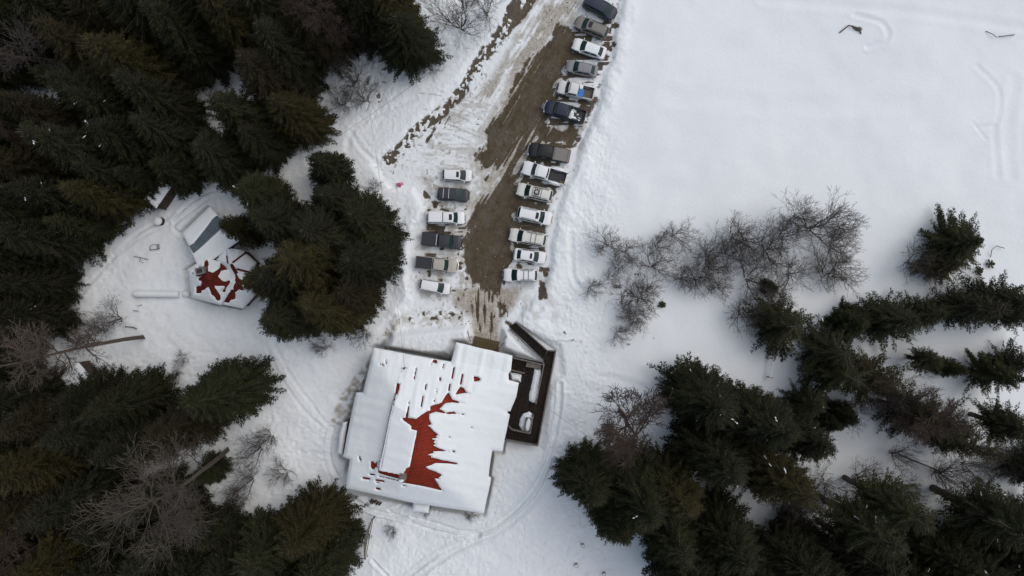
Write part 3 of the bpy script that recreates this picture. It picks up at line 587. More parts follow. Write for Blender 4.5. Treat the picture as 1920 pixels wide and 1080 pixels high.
def make_deck():
    o = empty('deck', (0,0,0), 0, 'dark wet wooden deck with ramp and grey railings beside the lodge', 'deck')
    zd = 1.1
    def P(p, z=zd): v = W(p[0], p[1], z); return (v.x, v.y)
    q = MB(); rp = [(955,612),(967,605),(1026,658),(1018,674)]
    v = []
    for p, z in zip(rp, (.25, .25, zd, zd)): a = W(p[0], p[1], z); v.append((a.x, a.y, z))
    vb = [(a[0], a[1], a[2]-.25) for a in v]
    q.add(v+vb, [(3,2,1,0), (4,5,6,7)]+[(i, (i+1)%4, 4+(i+1)%4, 4+i) for i in range(4)]); q.build('ramp', M['plank_c'], o)
    q = MB(); q.prism([P(p) for p in [(1018.3,674.3),(1026.3,658.3),(1042,658),(1012,815),(998,812),(1021,690)]][::-1], zd-.22, zd-.004); q.build('walkway_floor', M['plank_a'], o)
    q = MB(); q.prism([P(p) for p in [(950,804),(998.2,812.2),(1012,815.3),(1008,836),(944,825)]][::-1], zd-.22, zd-.008); q.build('landing_floor', M['plank_b'], o)
    q = MB(); q.prism([P(p) for p in [(948,665),(1020.8,681),(1020.6,690.4),(997.8,811.9),(950,803.7),(935,760)]][::-1], zd-.24, zd-.012); q.build('deck_floor', M['plank_b'], o)
    q = MB(); q.prism([P(p) for p in [(940,690),(1016,694),(1036,664),(1006,832),(946,822)]][::-1], -.6, .2); q.build('foundation', M['darkwood'], o)
    rails = [[(967,604),(1026,657),(1042,658),(1008,836),(948,825)], [(956,618),(1015,672),(1020,683),(1005,758)], [(962,671),(1018,684)], [(1000,779),(994,813),(960,806),(950,795)], [(986,690),(968,790)], [(958,694),(983,700)]]
    zs = [[.3, zd, zd, zd, zd], [.3, zd, zd, zd], [zd]*2, [zd]*4, [zd]*2, [zd]*2]
    for r, zz in zip(rails[:4]+rails[5:], zs[:4]+zs[5:]):
        pts = [W(p[0], p[1], z+1.0) for p, z in zip(r, zz)]
        q = MB(); q2 = MB()
        for i in range(len(pts)-1):
            a, b = pts[i], pts[i+1]; d = (b-a).normalized(); e = .07
            q.bar(a+Vector((0,0,.002*i)), b+Vector((0,0,.002*i)), .16, .05)
            q2.bar(a+Vector((0,0,-.45)), b+Vector((0,0,-.45)), .05, .10); q2.bar(a+Vector((0,0,-.75)), b+Vector((0,0,-.75)), .05, .10)
        q.build('handrail', M['weathered'], o); q2.build('railing_board', M['weathered'], o)
        for i in range(len(pts)-1):
            a, b = pts[i], pts[i+1]; n = max(1, int((b-a).length/1.9))
            for k in range(n+(i == len(pts)-2)):
                p = a.lerp(b, k/n); q = MB(); q.box((p.x, p.y, p.z-.545), (.1, .1, 1.03)); q.build('post', M['weathered'], o)
    # stair flight / beam with pale boards
    a = W(986.5, 683, zd+.15); b = W(1014, 688, zd+.15)
    q = MB(); q.bar((a.x, a.y, zd+.25), (b.x, b.y, zd+.25), .62, .5); q.build('bench_box', M['weathered'], o)
    # snow lying on the deck
    for i, (pl, lab, T) in enumerate((([(1002,691),(1015,693),(1011,720),(1004,756),(998,755),(991,751),(993,735),(998,716)], 'long strip of snow lying on the deck along the inner railing', .32),
                          ([(981,776),(992,772),(998,776),(997,800),(990,811),(980,809),(973,797),(975,784)], 'rounded heap of snow around the bench on the deck', .36),
                          ([(955,697),(978,702),(976,716),(956,713)], 'greyish snow heap in the corner between deck and lodge roof', .9))):
        cx = [p[0] for p in pl]; cy = [p[1] for p in pl]
        X, Y, Z, PX, PY = roof_field(pl, lambda a_, b_: a_*0+zd, ((min(cx)-4, min(cy)-4), (max(cx)+4, max(cy)+4)), .09)
        sd_ = sdf(PX, PY, pl)+fbm(X*1.4, Y*1.4, 3+i)*3
        s_ = contour_mesh('snow_heap', X, Y, Z-.03+T*np.sqrt(np.clip(sd_*S/.4, .01, 1))+fbm(X*2, Y*2, 5)*.06, sd_, M['snow'], None, .02); tag(s_, lab, 'snow')
    t = empty('bench', W(989.5, 795, zd+.05), math.radians(-10), 'wooden bench topped with snow in the snow heap on the deck', 'bench')
    q = MB(); q.box((0,0,.42), (.85,2.0,.06)); q.build('seat', M['weathered'], t)
    for sx in (-.38,.38):
        for sy in (-.9,.9):
            q = MB(); q.box((sx,sy,.2), (.09,.09,.42)); q.build('leg', M['weathered'], t)
    q = MB(); q.box((-.42,0,.62), (.06,2.0,.42)); q.build('backrest', M['weathered'], t)
    q = MB(); q.blob((.04,0,.45), (.34,.92,.16), 4, 14, 6, .04); q.build('snow_cap', M['snow'], t, True)
# ================================================================ VEHICLES  (x forward, origin on the ground below the middle)
def wheel_part(parent, x, y, r=.35, wd=.24):
    s = 1 if y > 0 else -1
    q = MB(); n = 20; prof = [(r*.62, -wd/2), (r*.95, -wd/2), (r, -wd*.3), (r, wd*.3), (r*.95, wd/2), (r*.62, wd/2)]
    vs = [(x+a*math.cos(2*math.pi*k/n), y+b*s, r+a*math.sin(2*math.pi*k/n)) for (a, b) in prof for k in range(n)]
    q.add(vs, [(j*n+k, j*n+(k+1)%n, (j+1)*n+(k+1)%n, (j+1)*n+k) for j in range(5) for k in range(n)]); ty = q.build('wheel', M['tyre'], parent, True)
    q = MB(); vs = [(x+a*math.cos(2*math.pi*k/n), y+b*s, r+a*math.sin(2*math.pi*k/n)) for (a, b) in ((r*.63, wd*.42), (r*.55, wd*.3), (r*.2, wd*.44)) for k in range(n)]
    q.add(vs, [(j*n+k, j*n+(k+1)%n, (j+1)*n+(k+1)%n, (j+1)*n+k) for j in range(2) for k in range(n)]+[tuple(2*n+k for k in range(n))]); q.build('rim', M['rim'], ty, True)
TY = dict(  # L W H  hood belt roof | windscreen base, top, rear-glass top, base (from nose, fractions of L) | roof half width share
 sedan=dict(W=1.80, hood=.92, belt=.96, deck=1.03, roof=1.43, g=(.245,.41,.775,.905), tip=.74, nose=.16, wb=(.19,.80)),
 suv=dict(W=1.88, hood=1.05, belt=1.10, deck=1.10, roof=1.70, g=(.235,.385,.925,.985), tip=.80, nose=.15, wb=(.18,.80)),
 hatch=dict(W=1.74, hood=.98, belt=1.00, deck=1.0, roof=1.50, g=(.215,.42,.90,.97), tip=.80, nose=.18, wb=(.18,.81)),
 van=dict(W=2.0, hood=1.1, belt=1.15, deck=1.15, roof=1.78, g=(.19,.36,.95,.99), tip=.82, nose=.17, wb=(.19,.80)),
 pickup=dict(W=1.98, hood=1.16, belt=1.20, deck=1.32, roof=1.86, g=(.215,.315,.545,.575), tip=.82, nose=.09, wb=(.155,.77)))
def car(typ, px, py, ang, Lpx, Wpx=None, col='white', label='', sunroof=False, rails=False, bars=None, bed=None, lights=False, front='p', **kw):
    """ang: direction of the nose in the photo, degrees clockwise from 'right'"""
    T = dict(TY[typ]); T.update(kw); z1 = 1.15
    L = Lpx*S*(1-z1/H)-.02; Wd = (Wpx*S if Wpx else T['W']); hw = Wd/2
    c = W(px, py, z1); root = empty('pickup_truck' if typ == 'pickup' else 'parked_car', (c.x, c.y, .03), -math.radians(ang), label, 'pickup truck' if typ == 'pickup' else ('van' if typ == 'van' else 'car'), 'cars parked along the muddy lot')
    m = M['p_'+col]; fx = lambda f: L/2-f*L
    rw = .36 if typ != 'pickup' else .40; xf, xr = fx(T['wb'][0]), fx(T['wb'][1])
    g0, g1, g2, g3 = T['g']
    # --- lower body loft
    stns = list(np.linspace(0, 1, 41))
    if typ == 'pickup': stns += [.600, .604, .972, .976]
    stns = sorted(stns); V = []; NP = 9
    for f in stns:
        x = fx(f); nose = T['nose']
        w_ = hw*(1-.30*max(0, 1-f/nose)**2.2)*(1-.16*max(0, (f-.90)/.10)**2.5)
        if f < g0: zt = T['hood']-.24*max(0, 1-f/.13)**2+(T['belt']-T['hood'])*(f/g0)
        elif f > g3-.02: zt = T['deck']-.10*max(0, (f-.93)/.07)**2
        else: zt = T['belt']+(T['deck']-T['belt'])*min(1, (f-g0)/(g3-g0)*1.2)
        lowz = .30+.12*max(0, 1-f/.05)+.14*max(0, (f-.95)/.05)
        arch = lowz
        for xw in (xf, xr):
            d = abs(x-xw)
            if d < rw+.09: arch = max(arch, rw+math.sqrt((rw+.09)**2-d*d))
        arch = min(arch, zt-.22); inbed = typ == 'pickup' and .602 <= f <= .974 and bed != 'plain'
        crown = .05 if f < g0 else .03
        zi = zt-.50 if inbed else zt+crown*.6; zc = zt-.50 if inbed else zt+crown
        tuck = .045
        pr = [(w_-tuck, arch), (w_, max(arch+.02, .62)), (w_, max(arch+.04, zt-.17)), (w_-.025, zt-.055), (w_-.075, zt), (w_-.15, zt+.01), (w_-.165 if inbed else w_*.62, zi), (w_*.3, zc), (0, zc)]
        # nose and tail close down
        if f == 0 or f == 1: pr = [(a*.97, arch+(b-arch)*.55) for a, b in pr]
        V += [(x, a, b) for a, b in pr]+[(x, -a, b) for a, b in pr[:-1]][::-1]
    n = 2*NP-1; q = MB(); ns = len(stns)
    q.add(V, [(i*n+k, i*n+k+1, (i+1)*n+k+1, (i+1)*n+k) for i in range(ns-1) for k in range(n-1)]+[tuple(range(n))[::-1], tuple((ns-1)*n+k for k in range(n))])
    q.build('body', m, root, True, 32)
    q = MB(); q.box((0, 0, .42), (L*.9, Wd*.78, .3)); q.build('underbody', M['trim'], root)
    # --- greenhouse
    zb, zr = T['belt']-.04, T['roof']; wb_, wt = hw*.93, hw*T['tip']
    xb, xt, xrt, xrb = fx(g0), fx(g1), fx(g2), fx(g3); zrb = T['deck']-.04
    bw = .20 if typ != 'pickup' else .13
    def FR(u, v): return Vector(((xb+bw*(1-u*u)-.05)*(1-v)+(xt+.09*(1-u*u))*v, u*(wb_*(1-v)+wt*v), zb*(1-v)+(zr-.035*u*u)*v+.02*math.sin(v*3.14)))
    def RR(u, v): return Vector(((xrb-.10*(1-u*u))*(1-v)+(xrt-.05*(1-u*u))*v, -u*(wb_*.94*(1-v)+wt*.95*v), zrb*(1-v)+(zr-.02-.035*u*u)*v))
    def SD(s):
        def f(u, v):   # u 0 front .. 1 rear
            b = Vector((xb+(xrb-xb)*u-.05*(1-u), s*wb_*(1-.06*u), zb+(zrb-zb)*u)); t = Vector((xt+(xrt-xt)*u, s*wt*(1-.05*u), zr-.035-.02*u))
            p = b.lerp(t, v); p.y += s*.05*math.sin(v*3.14)*.7+s*.03*math.sin(u*3.14); return p
        return f
    def patch(f, us, vs, off=0.0):
        P = [[f(u, v) for u in us] for v in vs]; out = []
        for j in range(len(vs)):
            for i in range(len(us)):
                a = P[j][min(i+1, len(us)-1)]-P[j][max(i-1, 0)]; b = P[min(j+1, len(vs)-1)][i]-P[max(j-1, 0)][i]
                nn = a.cross(b).normalized(); 
                ctr = Vector(((xt+xrt)/2, 0, zb)); 
                if nn.dot(P[j][i]-ctr) < 0: nn = -nn
                out.append(P[j][i]+nn*off)
        k = len(us); return out, [(j*k+i, j*k+i+1, (j+1)*k+i+1, (j+1)*k+i) for j in range(len(vs)-1) for i in range(k-1)]
    lin = lambda a, b, n_: [a+(b-a)*i/(n_-1) for i in range(n_)]
    q = MB(); q.add(*patch(FR, lin(-1, 1, 9), lin(0, 1, 4))); q.add(*patch(RR, lin(-1, 1, 9), lin(0, 1, 4)))
    for s in (-1, 1): q.add(*patch(SD(s), lin(0, 1, 9), lin(0, 1, 4)))
    q.build('pillars', m, root, True, 40)
    def RF(u, v):     # roof sheet
        a = FR(u, 1); b = RR(-u, 1); p = a.lerp(b, v); y = u*wt*(1-.05*v)+s_*0; p.y = y; p.z += .045*(1-u*u)*math.sin(min(v*1.3+.1, 1)*1.57)+.015*math.sin(v*3.14)+.004; return p
    s_ = 1
    q = MB(); q.add(*patch(RF, lin(-1, 1, 9), lin(0, 1, 9))); q.build('roof', M['p_'+kw['roofcol']] if 'roofcol' in kw else m, root, True, 60)
    q = MB(); q.add(*patch(FR, lin(-.92, .92, 9), lin(.05, .95, 4), .014)); q.build('windscreen', M['glass'], root, True)
    if bed != 'cap': 
        q = MB(); q.add(*patch(RR, lin(-.86, .86, 9), lin(.12, .93, 4), .014)); q.build('rear_window', M['glass'], root, True)
    spl = [(.07,.46),(.50,.88)] if typ in ('sedan','pickup') else [(.06,.36),(.39,.68),(.71,.94)]
    for s in (-1, 1):
        for a, b in spl:
            q = MB(); q.add(*patch(SD(s), lin(a, b, 5), lin(.16, .88, 4), .014)); q.build('side_window', M['glass'], root, True)
        q = MB(); q.box((xb-.18, s*(hw+.09), T['belt']+.06), (.13, .22, .16), 0, .85); q.build('mirror', m if typ != 'pickup' or col == 'white' else M['trim'], root)
        # lamps
        q = MB(); q.box((L/2-.20, s*hw*.70, T['hood']-.25), (.30, hw*.34, .16), s*-.42, .9); q.build('headlight', M['lamp'], root)
        q = MB(); q.box((-L/2+.11, s*hw*.80, T['deck']-.26), (.16, hw*.24, .30 if typ != 'sedan' else .18), s*.25, .9); q.build('tail_light', M['tail'], root)
        q = MB()
        for u in (.40, .66): q.box((xb+(xrb-xb)*u, s*(hw+.012), T['belt']-.2), (.16, .03, .03))
        q.build('door_handle', M['trim'] if typ == 'pickup' else m, root)
    for xw in (xf, xr):
        for s in (-1, 1): wheel_part(root, xw, s*(hw-.13), rw-.02)
    q = MB(); q.box((L/2-.06, 0, .48), (.16, hw*1.45, .22), 0, .92)
    q.build('front_bumper', {'p': m, 'b': M['trim'], 'c': M['chrome']}[front], root)
    if front != 'p':
        q = MB(); n_ = 7; pts = [(L/2+.06-.22*(abs(u)**2.2), u*hw*.93, .66) for u in lin(-1, 1, n_)]; q.tube(pts, .085, 6); q.build('bumper_bar', {'b': M['trim'], 'c': M['chrome']}[front], root)
    q = MB(); q.box((L/2-.045, 0, T['hood']-.32), (.10, hw*.95, .20)); q.build('grille', M['trim'], root)
    q = MB(); q.box((-L/2+.03, 0, .52), (.16, hw*1.6, .2), 0, .95); q.build('rear_bumper', M['chrome'] if typ == 'pickup' and front != 'b' else m, root)
    # cowl and wipers at the foot of the windscreen
    q = MB(); P0 = [FR(u, .02) for u in lin(-.88, .88, 9)]; q.tube([p+Vector((.03, 0, .02)) for p in P0], .028, 5); q.build('cowl', M['trim'], root)
    if sunroof:
        f0, f1 = (.10, .27) if sunroof is True else sunroof
        q = MB(); q.add(*patch(RF, lin(-.58, .58, 5), lin(f0, f1, 4), .012)); q.build('sunroof', M['sunroof'], root, True)
    zz = zr+.075
    if rails:
        for s in (-1, 1):
            q = MB(); x0, x1 = xt-.35, xrt+.25; q.tube([(x0, s*wt*.86, zr-.02), (x0-.12, s*wt*.86, zz), (x1+.12, s*wt*.84, zz), (x1, s*wt*.84, zr-.04)], .03, 6); q.build('roof_rail', M['trim'], root)
    for b_ in (bars or []):
        q = MB(); xx = xt+(xrt-xt)*b_; q.bar((xx, -wt*.92, zz+.02), (xx, wt*.92, zz+.02), .07, .035); q.build('cross_bar', M['chrome'] if kw.get('silver') else M['trim'], root)
    if lights:
        for k in range(5): q = MB(); q.blob((xt-.12-.05*abs(k-2), (k-2)*.29, zr+.05), (.08,.05,.04), k, 8, 4, 0); q.build('roof_light', M['trim'], root)
    if typ == 'pickup':
        b0, b1 = fx(.602), fx(.974); zt = T['deck']; bh = hw-.165; cx = (b0+b1)/2; bl = b0-b1
        if bed in ('open', 'liner', 'grey'):
            mm = {'open': M['p_'+col], 'liner': M['trim'], 'grey': M['bedfloor']}[bed]
            q = MB(); q.box((cx, 0, zt-.475), (bl-.03, bh*2-.06, .03))
            for s in (-1, 1): q.box((cx, s*(bh-.015), zt-.22), (bl-.03, .025, .46))
            q.box((b0-.03, 0, zt-.22), (.03, bh*2-.08, .46)); q.box((b1+.03, 0, zt-.22), (.03, bh*2-.08, .46))
            for k in range(7): q.box((cx, (k-3)*bh*.27, zt-.45), (bl-.2, .05, .02))
            q.build('bed_liner', mm, root)
            for s in (-1, 1): q = MB(); q.box((xr, s*(bh-.13), zt-.33), (.95, .24, .26), 0, .9); q.build('wheel_well', mm, root)
        elif bed in ('cover', 'cover_taupe'):
            q = MB(); q.box((cx, 0, zt+.035), (bl+.06, hw*2-.2, .07), 0, .985); q.build('bed_cover', M['cover'] if bed == 'cover' else M['p_taupe'], root)
            q = MB()
            if bed == 'cover_taupe':
                for xx in (b0-.12, b1+.25): q.box((xx, 0, zt+.08), (.05, hw*2-.3, .02))
            else:
                for k in (.33, .66): q.box((b0-bl*k, 0, zt+.073), (.03, hw*2-.3, .012))
            q.build('cover_seam', M['trim'], root)
        elif bed == 'cap':
            q = MB(); x0, x1 = fx(.590), fx(.985); h = zr-zt+.03
            vs = [(x0, hw-.09, zt), (x0, -hw+.09, zt), (x1, -hw+.09, zt), (x1, hw-.09, zt), (x0, wt, zt+h-.06), (x0, -wt, zt+h-.06), (x1+.12, -wt, zt+h-.06), (x1+.12, wt, zt+h-.06), (x0-.06, wt*.8, zt+h), (x0-.06, -wt*.8, zt+h), (x1+.22, -wt*.8, zt+h), (x1+.22, wt*.8, zt+h)]
            q.add(vs, [(0,1,2,3)]+[(i, (i+1)%4, 4+(i+1)%4, 4+i) for i in range(4)]+[(4+i, 4+(i+1)%4, 8+(i+1)%4, 8+i) for i in range(4)]+[(8,9,10,11)]); q.build('canopy', m, root)
            for s in (-1, 1):
                for a, b in ((.1, .62), (.68, .92)):
                    q = MB(); xa, xb2 = x0+(x1-x0)*a, x0+(x1-x0)*b; y0 = hw-.09; y1 = wt
                    g = lambda X, k: (X, s*(y0+(y1-y0)*k+.015), zt+(h-.06)*k); q.add([g(xa,.22), g(xb2,.22), g(xb2,.88), g(xa,.88)], [(0,1,2,3)]); q.build('canopy_window', M['glass'], root)
            q = MB(); q.bar((x0+.04, -wt, zt+h+.0), (x0+.04, wt, zt+h+.0), .10, .03); q.build('canopy_seam', M['trim'], root)
        if bed == 'rack':
            q = MB(); q.box((cx, 0, zt+.03), (bl, hw*2-.2, .06)); q.build('bed_cover', M['cover'], root)
            q = MB(); q.bar((b0-.1, -hw*.8, zt+.12), (b0-.1, hw*.8, zt+.12), .09, .06); q.build('cross_bar', M['chrome'], root)
            for k in (.35, .62): q = MB(); q.box((b0-bl*k, 0, zt+.066), (.04, hw*2-.3, .012)); q.build('cover_seam', M['trim'], root)
        if kw.get('dually'):
            for s in (-1, 1):
                q = MB(); q.blob((xr+.05, s*(hw+.02), .95), (.98, .30, .42), 2, 18, 10, 0); q.build('rear_fender', m, root, True, 80); wheel_part(root, xr, s*(hw+.10), rw-.02)
    return root, L, T, c
M['cover'] = simple('bed_cover', (.028, .030, .036), .7, var=.2); M['bedfloor'] = simple('bed_floor', (.12, .105, .09), .8, var=.3)
def make_cars():
    car('van', 1126, 13, 27, 66, 26, 'navy', 'navy blue van topmost in the right hand row, nose to the snow bank')
    car('suv', 1109, 50, 203, 65, 25, 'taupe', 'taupe wagon with dark sunroof just below the navy van', sunroof=(.06,.26), rails=True)
    car('sedan', 1105, 89.5, 199, 65, 24, 'white', 'plain white sedan without sunroof, between taupe wagon and grey sedan')
    car('sedan', 1091, 127, 192, 61, 23, 'grey', 'only grey sedan, in the right hand row above the white pickup with blue box')
    r, L, T, c = car('pickup', 1080, 169, 192.5, 70, 25, 'offwhite', 'white pickup carrying a bright blue box in its open bed', bed='grey', front='b')
    def inbed(root, L, lx, ly, z):
        a = root.rotation_euler.z; return (root.location.x+lx*math.cos(a)-ly*math.sin(a), root.location.y+lx*math.sin(a)+ly*math.cos(a), z), a
    p, a = inbed(r, L, -L*.125, .30, 1.0); t = empty('storage_tote', p, a, 'bright blue plastic box in the white pickup bed', 'box')
    q = MB(); q.box((0,0,.22), (.80,1.0,.42), 0, 1.06); q.build('tub', M['bluetarp'], t); q = MB(); q.box((0,0,.45), (.88,1.10,.05)); q.build('lid', M['bluetarp'], t)
    p, a = inbed(r, L, -L*.115, -.55, 1.0); t = empty('bucket', p, a, 'small pale bin beside the blue box in the pickup bed', 'bucket')
    q = MB(); q.box((0,0,.2), (.5,.5,.38), 0, 1.1); q.build('tub', M['chrome'], t); q = MB(); q.box((0,0,.40), (.58,.58,.04)); q.build('lid', M['roofsnow'], t)
    q = MB(); q.bar((L*.17,.62,1.99), (L*.17,-.62,1.99), .07, .06); q.build('light_bar', M['trim'], r)
    r, L, T, c = car('pickup', 1060, 209, 196, 80, 26.5, 'navy', 'navy pickup with patchy snow in its open bed and a chrome bumper', bed='liner', front='c')
    for k, (lx, ly, rx, ry) in enumerate(((-.155,.1,.3,.75),(-.20,-.55,.35,.25),(-.18,.5,.55,.22),(-.27,.62,.7,.14),(-.30,-.1,.2,.1),(-.36,.3,.25,.08))):
        p, a = inbed(r, L, L*lx, ly, .90); q = MB(); q.blob((0,0,0), (rx, ry, .16), k, 12, 6, .35); o = q.build('snow_patch', M['snow'], None, True); o.location = p; o.rotation_euler = (0,0,a); tag(o, ('broad snow patch behind the cab in the navy pickup bed','pointed snow patch nearest the left corner of the navy pickup bed','snow patch across the lower wall of the navy pickup bed','long thin snow strip along the side of the navy pickup bed','small round snow lump mid way down the navy pickup bed','small snow lump nearest the tailgate of the navy pickup')[k], 'snow', 'snow patches in the navy pickup bed')
    car('pickup', 1030, 286, 191, 80, 26, 'black', 'black pickup with a taupe cover over its bed', bed='cover_taupe', front='c')
    r, L, T, c = car('pickup', 1021, 324, 196, 87, 26, 'white', 'long white pickup with bulging double wheel rear fenders and empty dark bed', bed='liner', lights=True, dually=True)
    p, a = inbed(r, L, -L*.44, .55, .92); q = MB(); rr = random.Random(3)
    pts = [(rr.uniform(-.35,.35), rr.uniform(-.3,.3), .05+.02*i) for i in range(9)]; q.tube(spline(pts, 4), .035, 5); o = q.build('tie_down_strap', M['yellow'], None); o.location = p; tag(o, 'tangled yellow strap in the rear corner of the long white pickup bed', 'strap')
    r, L, T, c = car('suv', 1002, 360.5, 193, 68, 25, 'cream', 'off white wagon carrying a round wheel on its roof basket', rails=True)
    zr = T['roof']
    q = MB()
    for x in np.linspace(-.62, .62, 5): q.bar((x-.35, -.6, zr+.13), (x-.35, .6, zr+.13), .05, .03)
    for y in (-.6, .6): q.bar((-1.02, y, zr+.15), (.32, y, zr+.15), .05, .05)
    q.build('roof_basket', M['trim'], r)
    p, a = inbed(r, L, -.32, .0, zr+.22); t = empty('spare_wheel', p, a, 'spoked spare wheel lying flat on the roof basket of the off white wagon', 'wheel')
    n = 20; q = MB(); pr = [(.36,-.05),(.40,.03),(.36,.10),(.27,.10),(.25,.02),(.27,-.05)]
    q.add([(x*math.cos(2*math.pi*k/n), x*math.sin(2*math.pi*k/n), z) for x, z in pr for k in range(n)], [(j*n+k, j*n+(k+1)%n, ((j+1)%6)*n+(k+1)%n, ((j+1)%6)*n+k) for j in range(6) for k in range(n)]); q.build('tyre', M['tyre'], t, True)
    q = MB()
    for k in range(6): b = k*math.pi/3; q.bar((0,0,.06), (.26*math.cos(b), .26*math.sin(b), .06), .08, .03)
    q.build('spokes', M['chrome'], t)
    car('suv', 1003, 404.5, 12, 66, 25.5, 'white', 'white wagon with sunroof facing the snow bank, no crossbars', sunroof=(.05,.20), rails=True)
    car('suv', 989, 445, 191, 70, 25.5, 'cream', 'cream white wagon with a pale paper behind the windscreen and roof crossbars', rails=True, bars=(.38,.62))
    car('sedan', 994, 480, 8, 61.5, 23.5, 'white', 'white sedan with a dark sunroof, nose to the snow bank', sunroof=(.12,.30))
    car('suv', 976, 516, 181.5, 65, 25, 'white', 'white wagon with crossbars, lowest in the right hand row', rails=True, bars=(.36,.64), g=(.245,.42,.90,.97))
    car('hatch', 857, 328, 1.5, 57, 22.5, 'white', 'white hatchback with sunroof, topmost in the left hand row', sunroof=(.06,.24))
    car('suv', 850, 364.5, 4, 60, 24.5, 'charcoal', 'dark grey wagon with two silver crossbars on the roof', bars=(.42,.75), silver=True, roof=1.6, g=(.23,.42,.93,.985))
    car('pickup', 837, 408, .8, 71, 23.5, 'white', 'white pickup with a closed white canopy and a sunroof', bed='cap', sunroof=(.12,.42), g=(.20,.32,.575,.59))
    car('pickup', 828, 451, 6.5, 78, 25.5, 'charcoal', 'charcoal pickup with covered bed and silver bar behind the cab', bed='rack')
    car('pickup', 818, 495.5, 6.5, 80, 24.5, 'beige', 'beige pickup with a flat black cover over its bed', bed='cover', front='c')
    car('hatch', 815, 537.5, 10.5, 60, 22, 'white', 'white hatchback without sunroof, lowest in the left hand row')
# ================================================================ TREES
def kite_arrays(p, d, side, l, w_):
    """p (n,3) root, d unit dir, side unit, l, w arrays -> verts (4n,3)"""
    a = p; b = p+d*(l*.45)[:, None]+side*(w_*.5)[:, None]; c = p+d*l[:, None]; e = p+d*(l*.45)[:, None]-side*(w_*.5)[:, None]
    return np.stack([a, b, c, e], 1).reshape(-1, 3)
def conifer_mesh(name, h, R0, seed, t0=.06, dens=1.0, shape=.85, trunk_bare=False, ragged=.18, size=1.0):
    rg = np.random.default_rng(seed); VV = []; TW = []; SN = []
    lean = rg.normal(0, .012, 2)*h
    z = h*t0; gap = .40/dens
    lump = rg.uniform(0, 6.28, 4)
    while z < h*.985:
        t = z/h; tt = (t-t0)/(1-t0)
        prof = (1-tt**1.4)**shape*(1-.25*max(0, 1-tt/.15)**2)*.96
        nb = int(round(rg.uniform(9, 13)*(.6+.4*prof)+.5)); ph = rg.uniform(0, 6.28)
        for k in range(nb):
            az = ph+2*math.pi*k/nb+rg.normal(0, .22)
            Lb = max(.25, R0*prof*(1+rg.normal(0, ragged*.55))*(1+.14*math.sin(2*az+lump[0])+.10*math.sin(3*az+lump[1]+z*.4)))
            el = -.15+.95*tt**1.4+rg.normal(0, .16)
            n = max(6, int(Lb/.15*dens**.3)); s = np.linspace(.06, 1, n)
            hr = np.array([math.cos(az), math.sin(az), 0])
            droop = Lb*(math.tan(el)*s-.16*s**2+.07*s**5)
            bend = rg.normal(0, .12)*Lb*s**2; pv = np.array([-hr[1], hr[0], 0])
            P = np.outer(s*Lb, hr)+np.outer(bend, pv); P[:, 2] += z+droop; P[:, 0] += lean[0]*t; P[:, 1] += lean[1]*t
            TW.append((P[0], P[n//2], P[-1]))
            for sg in (-1, 1, -1, 1):
                ang = rg.uniform(.5, 1.15, n)*sg
                d = np.cos(ang)[:, None]*hr+np.sin(ang)[:, None]*pv; d[:, 2] += rg.normal(-.12, .28, n); d /= np.linalg.norm(d, axis=1)[:, None]
                l = (.17+.19*Lb**.6*(1-s)**.4*np.minimum(1, s*4))*rg.uniform(.4, 1.35, n)*size
                sd_ = np.cross(d, np.array([0, 0, 1.0])); sd_ += rg.normal(0, .35, (n, 3)); sd_ /= np.linalg.norm(sd_, axis=1)[:, None]
                jit = rg.normal(0, .05, (n, 3))
                VV.append(kite_arrays(P+jit, d, sd_, l, (.045+.08*l)*rg.uniform(.8, 1.5, n)))
                # second order sprigs on long sprays
                m = l > .42
                if m.any():
                    for f, sg2 in ((.45, 1), (.65, -1)):
                        q = P[m]+jit[m]+d[m]*(l[m]*f)[:, None]; a2 = .8*sg2; d2 = d[m]*math.cos(a2)+np.cross([0, 0, 1.0], d[m])*math.sin(a2); d2[:, 2] += rg.normal(0, .2, m.sum())
                        VV.append(kite_arrays(q, d2, np.cross(d2, [0, 0, 1.0])+rg.normal(0, .3, (m.sum(), 3)), l[m]*.45, .08+.05*l[m]))
            if rg.random() < .018:
                for _ in range(rg.integers(1, 4)): SN.append((P[int(n*rg.uniform(.55, .98))], rg.uniform(.04, .13), az))
        z += gap*rg.uniform(.75, 1.25)
    V = np.concatenate(VV); F = np.arange(len(V)).reshape(-1, 4)
    crown = mesh_np(name+'_crown', V, F)
    q = MB(); q.tube([(0,0,-1.0), (lean[0]*.3, lean[1]*.3, h*.3), (lean[0]*.7, lean[1]*.7, h*.7), (lean[0], lean[1], h*.99)], [h*.017+.06, h*.013+.04, h*.006+.02, .02], 8)
    for a, b, c in TW: q.tube([a-(b-a)*.12, b, c], [.05, .03, .012], 3)
    if trunk_bare:
        zz = h*.12
        while zz < h*t0:
            az = rg.uniform(0, 6.28); l = rg.uniform(.5, 2.2); d = Vector((math.cos(az), math.sin(az), rg.uniform(-.3, .2))); q.tube([(0,0,zz), Vector((0,0,zz))+d*l*.6, Vector((0,0,zz))+d*l+Vector((0,0,-.2))], [.035,.025,.008], 3); zz += rg.uniform(.15, .5)
    tm = bpy.data.meshes.new(name+'_trunk'); tm.from_pydata(q.v, [], q.f); tm.update()
    q = MB()
    for i, (p, r, az) in enumerate(SN):
        r *= .75; l = r*rg.uniform(1.0, 4.0); a2 = az+rg.normal(0, .5); d = np.array([math.cos(a2), math.sin(a2), -.1])*l; c0 = p+np.array([0, 0, .06])
        q.tube([c0-d, c0-d*.3+rg.normal(0, r*.4, 3), c0+d*.4+rg.normal(0, r*.4, 3), c0+d], [r*.3, r*rg.uniform(.7,1.2), r*rg.uniform(.5,1.1), r*.25], 6)
